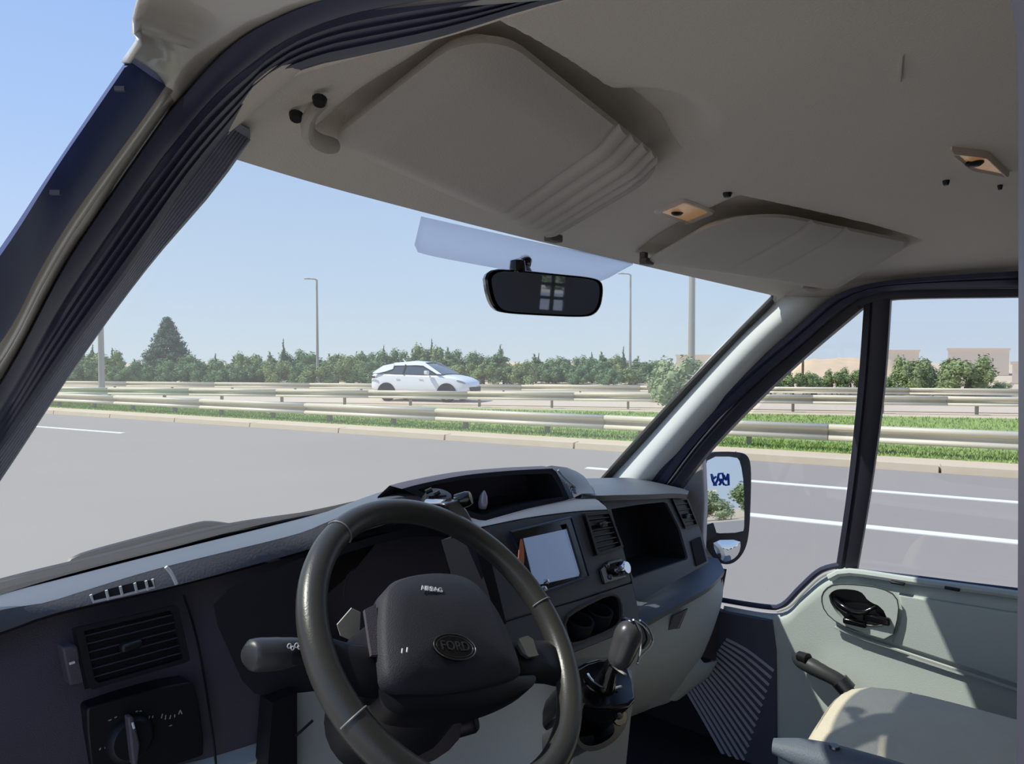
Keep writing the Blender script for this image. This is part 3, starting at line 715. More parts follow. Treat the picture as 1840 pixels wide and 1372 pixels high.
struct('wall_right.002', bx(.735, .82, -.4, .035, 1.835, 1.93), FRAME, smooth=0)
door = empty('door_1', (.80, .2, .7)); door['kind'] = 'structure'; door['label'] = 'passenger door with pale grey lower panel and dark window frame'
fo = [(1524, 522), (1463, 580), (1368, 668), (1262, 785), (1203, 862), (1170, 905)]
fi = [(1549, 553), (1444, 642), (1353, 727), (1273, 811), (1226, 872), (1205, 905)]
o_ = resample([DP(*q) for q in fo], 24); i_ = resample([DP(*q) for q in fi], 24)
rows = [[p + V((.03, 0, 0)) for p in o_], o_, [lerp(p, q, .4) + V((-.006, 0, 0)) for p, q in zip(o_, i_)], [lerp(p, q, .8) for p, q in zip(o_, i_)], i_, [p + V((.03, 0, 0)) for p in i_]]
mk('window_frame', grid(rows), FRAME, door, smooth=35)
mk('frame_highlight_strip', tube([lerp(p, q, .12) + V((-.006, 0, 0)) for p, q in zip(o_[8:], i_[8:])], .0034, 6), STEEL, door)
tr0 = [DP(1508, 524), DP(1600, 516), DP(1840, 513), DP(1960, 511)]; tr1 = [DP(1545, 556), DP(1600, 538), DP(1840, 533), DP(1960, 531)]
o_, i_ = resample(tr0, 16), resample(tr1, 16)
mk('top_rail', grid([[p + V((.03, 0, 0)) for p in o_], o_, [lerp(p, q, .25) + V((-.004, 0, 0)) for p, q in zip(o_, i_)], [lerp(p, q, .5) for p, q in zip(o_, i_)], i_, [p + V((.03, 0, 0)) for p in i_]]), FRAME, door, smooth=35)
mk('rail_seam_highlight', tube([p + V((-.004, 0, 0)) for p in resample([DP(1585, 520), DP(1700, 517), DP(1840, 516)], 10)], .003, 6), mat('seam_highlight_grey', (130, 130, 144), .4), door)  # seam highlight along the top rail, painted as a paler tube
l_ = resample([DP(1552, 548), DP(1541, 700), DP(1522, 880), DP(1500, 1030)], 20); r_ = resample([DP(1600, 535), DP(1588, 700), DP(1564, 880), DP(1538, 1032)], 20)
mk('divider_bar', grid([[p + V((.02, 0, 0)) for p in l_], l_, [lerp(p, q, .28) + V((-.010, 0, 0)) for p, q in zip(l_, r_)], [lerp(p, q, .36) + V((-.005, 0, 0)) for p, q in zip(l_, r_)], [lerp(p, q, .6) + V((-.007, 0, 0)) for p, q in zip(l_, r_)], r_, [p + V((.02, 0, 0)) for p in r_]]), FRAME, door, smooth=35)
mk('window_pane', prism([DP(1598, 530, .018), DP(1850, 528, .018), DP(1980, 528, .018), DP(1980, 1080, .018), DP(1850, 1064, .018), DP(1537, 1030, .018)], (.004, 0, 0)), DSG, door, smooth=0)
mk('quarter_pane', prism([DP(1549, 548, .018), DP(1556, 560, .018), DP(1505, 1015, .018), DP(1440, 1062, .018), DP(1395, 1100, .018), DP(1285, 1082, .018), DP(1215, 875, .018)], (.004, 0, 0)), DSG, door, smooth=0)
# quarter-light lower seal
q0 = resample([P(u, v, x=.805) for u, v in ((1262, 1068), (1290, 1076), (1380, 1090), (1408, 1086), (1438, 1056), (1475, 1024), (1518, 1013))], 30, True)
mk('quarter_seal', tube(q0, .007, 8), RUBBER, door)
q1 = resample([P(u, v, x=.80) for u, v in ((1396, 1098), (1420, 1088), (1446, 1062), (1478, 1034), (1520, 1020))], 24, True)
mk('quarter_lip', tube(q1, .003, 6), mat('lip_white', (190, 194, 190), .4), door)
mk('belt_seal', tube([P(u, v, x=.803) for u, v in ((1536, 1025), (1640, 1037), (1740, 1050), (1840, 1062), (1980, 1082))], .006, 8), RUBBER, door)
# the inner panel, with a soft bulge below the armrest line
up_ = [(1298, 1090), (1398, 1104), (1440, 1072), (1480, 1040), (1525, 1026), (1640, 1042), (1740, 1054), (1840, 1068), (1990, 1090)]
top = resample([P(u, v, x=.797) for u, v in up_], 50, True)
bot = [V((.80, p.y, .62)) for p in top]
rows = []
for t_ in np.linspace(0, 1, 26):
    row = []
    for p, q in zip(top, bot):
        a = lerp(p, q, t_); a.x += -.012 * smooth01((t_ - .28) / .25) * smooth01((.52 - a.y) / .15) + (.012 if t_ == 0 else 0)
        row.append(a)
    rows.append(row)
mk('inner_panel', grid(rows), DOORM, door, smooth=50, solid=.01, soff=-1)
X1 = .790
led = [P(u, v, x=X1) for u, v in ((1490, 1038), (1525, 1027), (1640, 1043), (1740, 1056), (1840, 1070), (1980, 1092))]
mk('sill_ledge', tube(resample(led, 20), .009, 8), DOORM, door)
for u0, u1, v0 in ((1604, 1622, 1044), (1700, 1722, 1054)):  # left one a real pin; right one black put in for shading
    c = P((u0 + u1) / 2, v0 + 3, x=.779); mk('lock_pin_and_shade', box(c, (.012, .028, .006)), BLACK, door, bevel=.002)
# upper insert bounded by the diagonal groove
ins = [(1613, 1067), (1700, 1082), (1840, 1104), (1990, 1130), (1990, 1290), (1830, 1231), (1720, 1194), (1602, 1155), (1618, 1118), (1621, 1096)]
mk('upper_insert', prism([P(u, v, x=.786) for u, v in ins], (.02, 0, 0)), DOORM, door, bevel=.004, seg=3)
low = [(1500, 1126), (1548, 1146), (1600, 1163), (1720, 1203), (1830, 1240), (1990, 1300)]
mk('groove_lip', tube(resample([P(u, v, x=.786) for u, v in low], 20), .0035, 6), mat('groove_lip_grey', (196, 200, 196), .4), door)
bez = chaikin([P(u, v, x=.774) for u, v in ((1475, 1075), (1482, 1058), (1500, 1048), (1540, 1049), (1583, 1055), (1611, 1070), (1616, 1099), (1602, 1152), (1548, 1136), (1506, 1120), (1482, 1099))], 1)
dish = chaikin([P(u, v, x=.774) for u, v in ((1487, 1073), (1496, 1060), (1515, 1057), (1548, 1061), (1560, 1080), (1585, 1090), (1597, 1117), (1583, 1128), (1534, 1124), (1506, 1106))], 1)
(vf, back) = ringpanel(bez, dish, 40, (.016, 0, 0))
hb = mk('handle_bezel', vf, DOORM, door, smooth=40)
mk('bezel_edge', tube(bez, .0014, 6, closed=True), mat('groove_dark', (70, 74, 74), .6), hb)
mk('handle_dish', (back, [tuple(range(len(back)))]), BLACK, hb, smooth=0)
hp = resample([P(u, v, x=xx) for u, v, xx in ((1499, 1076, .784), (1512, 1088, .770), (1532, 1098, .763), (1552, 1099, .763), (1566, 1093, .766), (1574, 1090, .770))], 16)
mk('door_handle', tube(hp, [.004 + .005 * sin(pi * min(1, (i + 3) / 16)) for i in range(16)], 10), GLOSSB, door)
mk('lock_lever', join(box(P(1536, 1118, x=.772), (.014, .05, .014)), box(P(1575, 1112, x=.770), (.014, .055, .018))), GLOSSB, door, bevel=.004)
# pull handle
ph_ = resample([P(1432, 1182, x=.778), P(1450, 1192, x=.745), P(1480, 1208, x=.735), P(1506, 1222, x=.735), P(1522, 1238, x=.735), P(1534, 1262, x=.73), P(1552, 1300, x=.72)], 24)
pull = mk('pull_handle', tube(ph_, [.013, .016, .018, .019, .019, .019, .019, .019, .018, .018, .017, .017, .017, .017, .016, .016, .015, .014, .013, .012, .012, .012, .012, .012], 12), mat('pull_grey', (56, 58, 60), .5), door)
mk('handle_button', tube([P(1436, 1178, x=.745), P(1452, 1184, x=.735)], [.012, .014], 10), BLACK, pull)
mk('handle_collar', tube([P(1508, 1222, x=.732), P(1524, 1240, x=.732)], .021, 12), STEEL, pull)
# ribbed kick panel ahead of the door
kick = [P(u, v, x=.786) for u, v in ((1262, 1085), (1300, 1100), (1386, 1116), (1393, 1170), (1395, 1420), (1330, 1420), (1235, 1240))]
kp = tag(mk('kick_panel', prism(kick, (.02, 0, 0)), mat('kick_dark', (78, 80, 98), .6), None, smooth=0), 'dark ribbed kick panel in the passenger footwell ahead of the door', 'panel')
rb = []
for i in range(17):
    t_ = i / 16
    a = lerp(P(1305, 1148, x=.784), P(1236, 1244, x=.784), t_); b = lerp(P(1390, 1205, x=.784), P(1325, 1400, x=.784), t_)
    rb.append(tube(resample([a, lerp(a, b, .5) + V((0, .006, .01)), b], 6), .0042, 6))
rbo = mk('rib', join(*rb), mat('rib_highlight_grey', (176, 178, 196), .5), kp); rbo['kind'] = 'stuff'  # ribs painted paler than the panel to stand for their highlights

# ---- rear wall with its six-pane window (seen in the rear-view mirror) 
MC = P(975, 525, d=1.10); vin = (MC - CAM).normalized(); vout = V((.14, -.985, -.03)).normalized()
MN = (vout - vin).normalized()
def refl(u, v):
    r = ray(u, v); p = MC + (r * ((MC - CAM).dot(MN) / r.dot(MN)) - (MC - CAM)); d = (r - MN * 2 * r.dot(MN)).normalized()
    return p + d * ((-2.66 - p.y) / d.y)
wa, wb = refl(1016, 497), refl(968, 556)
x0, x1 = min(wa.x, wb.x), max(wa.x, wb.x); z0, z1 = 1.10, max(wa.z, wb.z)
z0 = min(wa.z, wb.z)
wbk = [bx(-.86, x0, -2.72, -2.66, .5, 1.95), bx(x1, max(.86, x1 + .01), -2.72, -2.66, .5, 1.95), bx(x0, x1, -2.72, -2.66, .5, z0), bx(x0, x1, -2.72, -2.66, min(z1, 1.93), 1.95)]
struct('wall_back', join(*wbk), mat('rear_lining', (150, 150, 156), .8), smooth=0)
w2 = empty('window_2', ((x0 + x1) / 2, -2.68, z0)); w2['kind'] = 'structure'
for i in (1,): mk('mullion', bx((x0 + x1) / 2 - .012, (x0 + x1) / 2 + .012, -2.71, -2.67, z0, z1), BLACK, w2, smooth=0)
for k in (1, 2):
    zz = z0 + (z1 - z0) * (k * .36 if k == 1 else .76); mk('mullion', bx(x0, x1, -2.71, -2.67, zz - .010, zz + .010), BLACK, w2, smooth=0)
mk('window_pane', bx(x0, x1, -2.695, -2.69, z0, z1), DSG, w2, smooth=0)
# ================================================================== dashboard
dash = thing('dashboard', 'dark moulded van dashboard spanning the cab below the windscreen', 'dashboard', (0, .9, 1.2))
DB = dash
R0 = [(-330, 1210, .93), (-150, 1124, 1.02), (0, 1069, 1.075), (112, 1039, 1.105), (299, 991, 1.135), (522, 936, 1.165), (640, 905, 1.18), (740, 884, 1.18), (800, 872, 1.18)]
R1 = [(-330, 1222, .86), (-150, 1136, .94), (0, 1082, .975), (112, 1051, .985), (299, 1003, 1.0), (522, 944, 1.01), (600, 914, 1.0), (679, 885, .98), (725, 875, .95), (760, 872, .93)]
R2 = [(-330, 1228, .79), (-150, 1145, .81), (0, 1096, .835), (82, 1082, .845), (160, 1058, .855), (299, 1017, .865), (522, 962, .86), (582, 940, .85), (660, 908, .83), (715, 893, .82), (752, 890, .81)]
R3 = [(-330, 1270, .785), (-150, 1184, .805), (0, 1136, .825), (108, 1099, .835), (321, 1050, .845), (515, 998, .845), (600, 972, .83), (700, 940, .80), (800, 925, .785)]
def row(r, n=40, dy=0, dv=0): return resample([P(u, v + dv, y=y + dy) for u, v, y in r], n)
r0, r1, r2, r3 = row(R0), row(R1), row(R2), row(R3)
r2b = [lerp(a, b, .12) + V((0, .0, .0)) for a, b in zip(r2, r3)]
mk('top_pad', grid([[p + V((0, .04, -.015)) for p in r0], r0, [lerp(a, b, .5) for a, b in zip(r0, r1)], r1, [lerp(a, b, .5) + V((0, 0, .002)) for a, b in zip(r1, r2)], [lerp(a, b, .9) + V((0, 0, .001)) for a, b in zip(r1, r2)], r2]), TOP, DB, smooth=60)
mk('front_lip', grid([r2, r2b, [lerp(a, b, .5) + V((0, -.003, 0)) for a, b in zip(r2, r3)], r3, [p + V((0, .03, -.006)) for p in r3]]), mat('lip_plastic', (88, 88, 92), .6, grain=.25, gscale=300, spec=.3), DB, smooth=50)
R4 = [(-330, 1275, .82), (-150, 1190, .845), (0, 1141, .86), (108, 1104, .87), (321, 1054, .88), (515, 1002, .88), (600, 976, .87), (700, 944, .85), (800, 930, .83)]
R5 = [(-330, 1560, .76), (0, 1420, .80), (150, 1400, .81), (340, 1370, .82), (500, 1322, .82), (600, 1290, .82), (700, 1265, .82), (800, 1240, .80)]
r4, r5 = row(R4), row(R5)
mk('driver_fascia', grid([[lerp(a, b, t_) + V((0, -.012 * sin(pi * t_), 0)) for a, b in zip(r4, r5)] for t_ in np.linspace(0, 1, 9)]), DARK, DB, smooth=50)
R6 = [(-330, 1720, .84), (0, 1640, .88), (340, 1600, .92), (600, 1560, .95), (800, 1520, .95)]
mk('knee_panel', grid([r5, [p + V((0, -.02, -.012)) for p in r5], [lerp(a, b, .4) + V((0, -.035, 0)) for a, b in zip(r5, row(R6))], row(R6)]), GREY, DB, smooth=50)
# seam lines on the fascia
fasc = lambda u, v, o=.004: P(u, v, y=float(np.interp(v, [1040, 1400], [.858, .800])) - o)
mk('fascia_seam', tube(resample([fasc(u, v) for u, v in ((330, 1068), (350, 1130), (368, 1220), (384, 1330), (388, 1372))], 12), .0016, 6), BLACK, DB)
# glint at the end of the lip, painted as a plain white strip
mk('lip_glint', tube(resample([P(u, v, y=.836) for u, v in ((298, 1018), (308, 1030), (317, 1049))], 8), .0022, 6), mat('glint_white', (225, 225, 225), .3), DB)
# demister slot: recessed opening with white-edged fins
dslot = mk('demister_slot', prism(chaikin([P(u, v, y=.836) for u, v in ((160, 1066), (276, 1036), (278, 1056), (166, 1082))], 1), (0, -.002, 0)), VOID, DB, smooth=0)
mk('slot_rim', tube([P(u, v, y=.833) for u, v in ((163, 1068), (168, 1081), (222, 1069), (277, 1055), (274, 1040))], .0016, 6), mat('fin_light', (205, 205, 205), .4), dslot)
for u, v in ((191, 1060), (216, 1053), (242, 1047), (262, 1043)):
    mk('fin', tube([P(u, v, y=.832), P(u + 4, v + 17, y=.832)], .0016, 6), bpy.data.materials['fin_light'], dslot)
# vent builder on a plane facing the driver
def vent(name, c4, n_slats, nose, depth=.012, parent=DB, knob=None, m=BLACK):
    """c4: tl, tr, br, bl as 3D points"""
    tl, tr, br, bl = [V(p) for p in c4]; nose = V(nose).normalized()
    inner = [lerp(lerp(tl, tr, a), lerp(bl, br, a), b) for a, b in ((.07, .07), (.93, .07), (.93, .93), (.07, .93))]
    front = [p + nose * depth for p in (tl, tr, br, bl)]; ifr = [p + nose * depth for p in inner]
    (vf, back) = ringpanel(front, ifr, 40, -nose * depth * 2.2)
    vs_, fs = vf; k = len(vs_); vs_ = vs_ + [tl, tr, br, bl] ; 
    v = mk(name, join(vf, prism([tl, tr, br, bl], nose * .001)), m, parent, smooth=0)
    mk('vent_back', (back, [tuple(range(len(back)))]), VOID, v, smooth=0)
    for i in range(n_slats):
        b = .07 + .86 * (i + .7) / (n_slats + .4)
        p, q = lerp(lerp(tl, bl, b), lerp(tr, br, b), .07), lerp(lerp(tl, bl, b), lerp(tr, br, b), .93)
        dn = (bl - tl).normalized(); h = (bl - tl).length / n_slats * .5
        mk('slat', prism([p + nose * depth * .75 - dn * h * .25, q + nose * depth * .75 - dn * h * .25, q - nose * depth * .6 + dn * h * .3, p - nose * depth * .6 + dn * h * .3], dn * .0016), mat('slat_plastic', (50, 50, 60), .45), v, smooth=0)
    if knob: 
        c = lerp(lerp(tl, tr, knob[0]), lerp(bl, br, knob[0]), knob[1]) + nose * depth
        mk('vent_tab', box(c, (.022, .012, .010)), BLACK, v, bevel=.003)
    return v
VY = .828
vent('air_vent', [P(128, 1128, y=VY), P(312, 1085, y=VY), P(334, 1186, y=VY - .022), P(152, 1238, y=VY - .022)], 6, (0, -1, .2), knob=(.45, .48))
th = mk('vent_thumbwheel', prism([P(u, v, y=VY - .012) for u, v in ((112, 1164), (140, 1160), (154, 1226), (126, 1232))], (0, .02, 0)), DARK, DB, bevel=.002)
mk('wheel_mark', tube([P(125, 1192, y=VY - .0135), P(134, 1189, y=VY - .0135)], .0015, 6), WHITE, th)
# light switch panel
SY = .806
sp = mk('light_switch_panel', prism(chaikin([P(u, v, y=SY) for u, v in ((153, 1278), (165, 1268), (340, 1222), (354, 1234), (370, 1352), (356, 1362), (168, 1420))], 1), (0, .03, 0)), BLACK, DB, bevel=.002)
kc = P(232, 1326, y=SY)
kn = mk('rotary_knob', lathe([(0, .012), (.020, .012), (.024, .008), (.026, 0), (.026, -.004), (0, -.004)], kc, (0, -1, .15), 28), BLACK, sp)
mk('knob_grip', prism([P(u, v, y=SY - .012) for u, v in ((222, 1282), (232, 1281), (244, 1330), (240, 1368), (232, 1370), (228, 1335))], (0, -.012, 0)), DARK, kn, bevel=.002)
mk('knob_mark', tube([P(238, 1298, y=SY - .025), P(241, 1308, y=SY - .025)], .0012, 6), WHITE, kn)
wm = []
for u, v, du, dv in ((195, 1294, 5, -2), (206, 1289, 4, -2), (244, 1278, 4, -1), (251, 1277, 3, 0), (267, 1292, 2, -6), (274, 1289, 1, -4), (290, 1290, 2, -8), (297, 1292, 1, -8), (305, 1291, 2, -7), (314, 1288, 0, -5), (321, 1283, 3, -8), (324, 1275, 3, 7), (304, 1304, 5, -2), (179, 1347, 2, -4), (189, 1344, 1, -5)):
    wm.append(tube([P(u, v, y=SY - .0015), P(u + du, v + dv, y=SY - .0015)], .0007, 5))
mk('switch_symbols', join(*wm), mat('faded_print', (150, 150, 152), .5), sp)
# instrument binnacle: black surround behind the wheel and its hood
bz = [(378, 1095), (400, 1058), (470, 1035), (520, 1008), (600, 985), (700, 955), (800, 940), (868, 962), (905, 1010), (925, 1090), (900, 1180), (760, 1225), (600, 1250), (478, 1256), (440, 1236), (412, 1170)]
(vf, back) = ringpanel(chaikin([P(u, v, y=.80) for u, v in bz], 1), chaikin([P(u, v, y=.80) for u, v in ((560, 1020), (640, 985), (760, 958), (850, 975), (885, 1030), (880, 1110), (760, 1150), (620, 1170), (560, 1120))], 1), 50, (0, .05, 0))
bn = mk('instrument_surround', vf, VOID, DB, smooth=40)
mk('gauge_face', (back, [tuple(range(len(back)))]), mat('gauge_black', (20, 20, 24), .3), bn, smooth=0)
for u in (660, 800):
    mk('gauge_ring', tube(disc(P(u, 1060 - (u - 660) * .15, y=.845), (0, -1, .2), .046, 28), .003, 6, closed=True), DARK, bn)
mk('sunlit_patch_plate', prism([P(u, v, y=.70) for u, v in ((606, 1122), (632, 1092), (648, 1100), (645, 1156), (612, 1142))], (.0005, .002, 0)), mat('sunlit_patch_pale', (190, 186, 172), .5), DB, smooth=0, label='pale beige plate painted as a sunlit patch behind the wheel')  # pale plate put in for a sunlit area behind the wheel

# ---- centre: top tray, stack
# hump and open tray
ty = .90
tray_out = [(722, 878), (760, 868), (838, 853), (920, 845), (996, 841), (1008, 862), (1024, 897), (950, 913), (868, 936), (812, 920), (770, 898)]
tray_in = [(750, 880), (775, 871), (840, 860), (920, 853), (990, 850), (1002, 868), (1013, 892), (945, 905), (868, 926), (815, 908), (780, 892)]
TPt, TPn = V((.1, .80, 1.46)), V((0, -1, .42))
(vf, back) = ringpanel([PP(u, v, TPt, TPn) for u, v in tray_out], [PP(u, v, TPt, TPn) for u, v in tray_in], 60, (0, .09, -.015), True)
tr_ = mk('top_tray', vf, VOID, DB, smooth=40)
mk('tray_back', back, VOID, tr_, smooth=0)
hr = resample([PP(u, v, TPt, TPn) for u, v in tray_out[:5]], 20)
mk('tray_hood', grid([hr, [p + V((0, .03, .002)) for p in hr], [p + V((0, .06, -.02)) for p in hr], [p + V((0, .075, -.08)) for p in hr]]), DARK, DB, smooth=50)
sd_ = resample([PP(u, v, TPt, TPn) for u, v in ((996, 841), (1008, 862), (1024, 897))], 12)
e1_ = resample([P(1035, 846, y=.90), P(1052, 858, y=.82), P(1068, 886, y=.74)], 12)
mk('tray_cheek', grid([sd_, [lerp(p, q, .5) + V((0, 0, .006)) for p, q in zip(sd_, e1_)], e1_]), TOP, DB, smooth=50)
mk('cheek_highlight', tube(resample([PP(u, v, TPt, TPn) + V((0, -.004, 0)) for u, v in ((1000, 844), (1012, 858), (1030, 874), (1046, 890))], 10), .0025, 6), mat('edge_highlight_pale', (170, 172, 178), .35), DB)  # edge tube coloured pale for the highlight along the tray side
st_top0 = resample([PP(u, v, TPt, TPn) for u, v in ((812, 922), (868, 937), (950, 914), (1024, 898), (1062, 892))], 24)
SPt, SPn = V((0, .645, 1.45)), V((0, -1, .36))
def SP(u, v, o=0): return PP(u, v, SPt + SPn.normalized() * o, SPn)
st_top1 = resample([SP(u, v) for u, v in ((820, 955), (874, 944), (950, 929), (1034, 918), (1091, 915))], 24)
mk('stack_top', grid([st_top0, [lerp(p, q, .5) + V((0, 0, .004)) for p, q in zip(st_top0, st_top1)], [lerp(p, q, .92) + V((0, 0, .003)) for p, q in zip(st_top0, st_top1)], st_top1, [p + V((0, .012, -.012)) for p in st_top1]]), STACK, DB, smooth=50)
# stack faces: upper plate round the stereo, lower plate with the cup pocket
up_o = [(866, 950), (874, 944), (950, 929), (1034, 918), (1091, 915), (1121, 985), (1136, 1046), (1040, 1078), (930, 1110), (905, 1118), (884, 1040)]
mk('stack_face', prism([SP(u, v) for u, v in up_o], (0, .03, -.01)), STACK, DB, bevel=.004, seg=3)
mk('stack_side_dark_cover', prism([SP(u, v, .0015) for u, v in ((846, 958), (868, 949), (910, 1120), (896, 1126))], (0, .06, -.02)), VOID, DB, smooth=0)  # dark strip added to hide the sunlit left side of the stack
lo_o = [(906, 1119), (930, 1111), (1040, 1079), (1136, 1047), (1146, 1092), (1149, 1122), (1080, 1152), (1023, 1174), (950, 1200), (912, 1213)]
lo_i = [(1012, 1112), (1040, 1092), (1094, 1066), (1110, 1070), (1117, 1090), (1116, 1118), (1095, 1134), (1030, 1160), (1020, 1150)]
(vf, back) = ringpanel([SP(u, v) for u, v in lo_o], chaikin([SP(u, v) for u, v in lo_i], 1), 60, (0, .07, -.012), True)
sl = mk('stack_lower_face', vf, STACK, DB, smooth=35)
mk('pocket_back', back, VOID, sl, smooth=0)
mk('pocket_rim', tube(chaikin([SP(u, v, .002) for u, v in lo_i], 1), .003, 6, closed=True), DARK, sl)
for u, v in ((1035, 1128), (1070, 1110)):
    c = SP(u, v, -.02); mk('cup_cutout', lathe([(.0, 0), (.022, 0), (.024, .03), (.020, .03), (.018, .004), (0, .004)], c - V((0, 0, .012)), (0, -.3, 1), 20), VOID, sl)
# side cheek of the stack on the passenger side
ck0 = resample([SP(u, v) for u, v in ((1091, 915), (1121, 985), (1136, 1046), (1146, 1092), (1149, 1122))], 16)
ck1 = [p + V((.035, .12, -.01)) for p in ck0]
mk('stack_cheek', grid([ck0, [lerp(p, q, .3) + V((.006, -.004, 0)) for p, q in zip(ck0, ck1)], ck1]), STACK, DB, smooth=50)
vent('air_vent', [SP(1045, 923, .001), SP(1090, 919, .001), SP(1115, 985, .001), SP(1067, 999, .001)], 6, SPn, depth=.008, knob=(.5, .32))
bx_ = mk('dial_plate', prism([SP(u, v, .001) for u, v in ((1074, 1022), (1090, 1008), (1112, 1003), (1124, 1014), (1122, 1038), (1082, 1050))], SPn.normalized() * .005), GLOSSB, DB, bevel=.002)
mk('dial_knob', lathe([(0, .020), (.010, .020), (.012, .016), (.013, 0), (0, 0)], SP(1111, 1022, .006), SPn, 20), CHROME, bx_)
for u, v in ((1091, 1016), (1096, 1036)):
    mk('dial_button', lathe([(0, .004), (.004, .003), (.005, 0), (0, 0)], SP(u, v, .006), SPn, 12), STEEL, bx_)
# stereo
t = thing('car_stereo', 'double-height car stereo with pale blue screen in the centre stack', 'stereo', SP(990, 1000))
(vf, back) = ringpanel([SP(u, v, .010) for u, v in ((915, 954), (1027, 927), (1059, 1036), (966, 1068))], [SP(u, v, .010) for u, v in ((930, 962), (1019, 940), (1047, 1034), (965, 1060))], 40, -SPn.normalized() * .008)
mk('bezel', join(vf, prism([SP(u, v, .002) for u, v in ((915, 954), (1027, 927), (1059, 1036), (966, 1068))], SPn.normalized() * .0015)), GLOSSB, t, smooth=0)
mk('bezel_frame', tube([SP(u, v, .010) for u, v in ((917, 955), (1026, 929), (1058, 1035), (966, 1066))], .0022, 6, closed=True), mat('frame_navy', (60, 74, 104), .3, .4), t)
mk('screen', prism([SP(u, v, .0035) for u, v in ((940, 967), (1018, 950), (1042, 1034), (960, 1052))], SPn.normalized() * .002), SCREEN, t, smooth=0)
mk('orange_strip', prism(chaikin([SP(u, v, .011) for u, v in ((934, 968), (938, 968), (942, 996), (940, 1020), (935, 1028), (929, 1024), (931, 998))], 1), SPn.normalized() * .001), ORANGE, t, smooth=0)  # narrow orange strip along the left side of the screen
for u, v in ((980, 1045), (976, 1058), (966, 1061)):
    mk('button', lathe([(0, .006), (.004, .005), (.005, 0), (0, 0)], SP(u, v, .008), SPn, 12), CHROME, t)

# ---- passenger side
H0 = [(1000, 852, 1.02), (1057, 866, .93), (1104, 858, .93), (1162, 861, .90), (1226, 876, .84), (1240, 884, .80)]
H1 = [(1046, 888, .78), (1074, 890, .735), (1110, 889, .725), (1162, 888, .715), (1210, 886, .71), (1236, 888, .70)]
h0, h1 = row(H0, 30), row(H1, 30)
hb_ = [p + V((0, .46, -.06)) for p in h0]
mk('passenger_top', grid([hb_, h0, [lerp(a, b, .5) + V((0, 0, .006)) for a, b in zip(h0, h1)], [lerp(a, b, .9) + V((0, 0, .003)) for a, b in zip(h0, h1)], h1, [p + V((0, .004, -.012)) for p in h1], [p + V((0, .03, -.014)) for p in h1]]), TOP, DB, smooth=50)
FPt, FPn = V((.5, .735, 1.38)), V((-.05, -1, .28))
def FP(u, v, o=0): return PP(u, v, FPt + FPn.normalized() * o, FPn)
f_o = [(1080, 898), (1130, 897), (1235, 892), (1262, 960), (1274, 1010), (1220, 1040), (1145, 1083), (1120, 1000)]
f_i = [(1098, 914), (1150, 906), (1197, 901), (1222, 950), (1237, 1004), (1190, 1020), (1138, 1039), (1116, 980)]
(vf, back) = ringpanel([FP(u, v) for u, v in f_o], [FP(u, v) for u, v in f_i], 60, (0, .10, 0), True)
pf = mk('passenger_face', vf, STACK, DB, smooth=30)
mk('bin_back', back, VOID, pf, smooth=0)
vent('air_vent', [FP(1205, 897, .001), FP(1231, 894, .001), FP(1252, 945, .001), FP(1229, 950, .001)], 4, FPn, depth=.006, knob=(.4, .6))
mk('side_pocket', prism([FP(u, v, .001) for u, v in ((1240, 972), (1257, 964), (1268, 1008), (1250, 1017))], FPn.normalized() * .003), VOID, DB, smooth=0)
l0 = row([(1120, 1098, .70), (1145, 1083, .70), (1220, 1040, .705), (1274, 1009, .70), (1290, 1003, .69)], 24)
l1 = row([(1130, 1130, .63), (1162, 1116, .625), (1220, 1084, .625), (1275, 1053, .63), (1302, 1026, .65)], 24)
mk('passenger_ledge', grid([[p + V((0, .03, 0)) for p in l0], l0, [lerp(a, b, .5) + V((0, 0, .003)) for a, b in zip(l0, l1)], l1, [p + V((0, .004, -.014)) for p in l1], [p + V((0, .05, -.016)) for p in l1]]), TOP, DB, smooth=50)
g0 = row([(1125, 1140, .645), (1162, 1124, .645), (1220, 1092, .645), (1275, 1060, .65), (1300, 1032, .67)], 24)
g1 = row([(1020, 1330, .70), (1100, 1300, .70), (1170, 1272, .70), (1215, 1250, .70), (1236, 1180, .71)], 24)
mk('glovebox', grid([[lerp(a, b, t_) + V((0, -.03 * sin(pi * t_), 0)) for a, b in zip(g0, g1)] for t_ in np.linspace(0, 1, 9)] + [[p + V((0, .12, -.02)) for p in g1]]), GREY, DB, smooth=50)
gp = [lerp(a, b, .0) for a, b in zip(g0, g1)]
def GP(u, v, o=0): return P(u, v, y=float(np.interp(v, [1060, 1250], [.632, .66])) - o)
mk('glovebox_latch', prism([GP(u, v) for u, v in ((1208, 1106), (1234, 1092), (1212, 1144), (1191, 1150))], (0, -.003, 0)), DARK, DB, smooth=0)
mk('glovebox_seam', tube([GP(u, v, .002) for u, v in ((1232, 1096), (1206, 1152), (1184, 1168))], .0018, 6), mat('seam_light', (150, 150, 146), .5), DB)
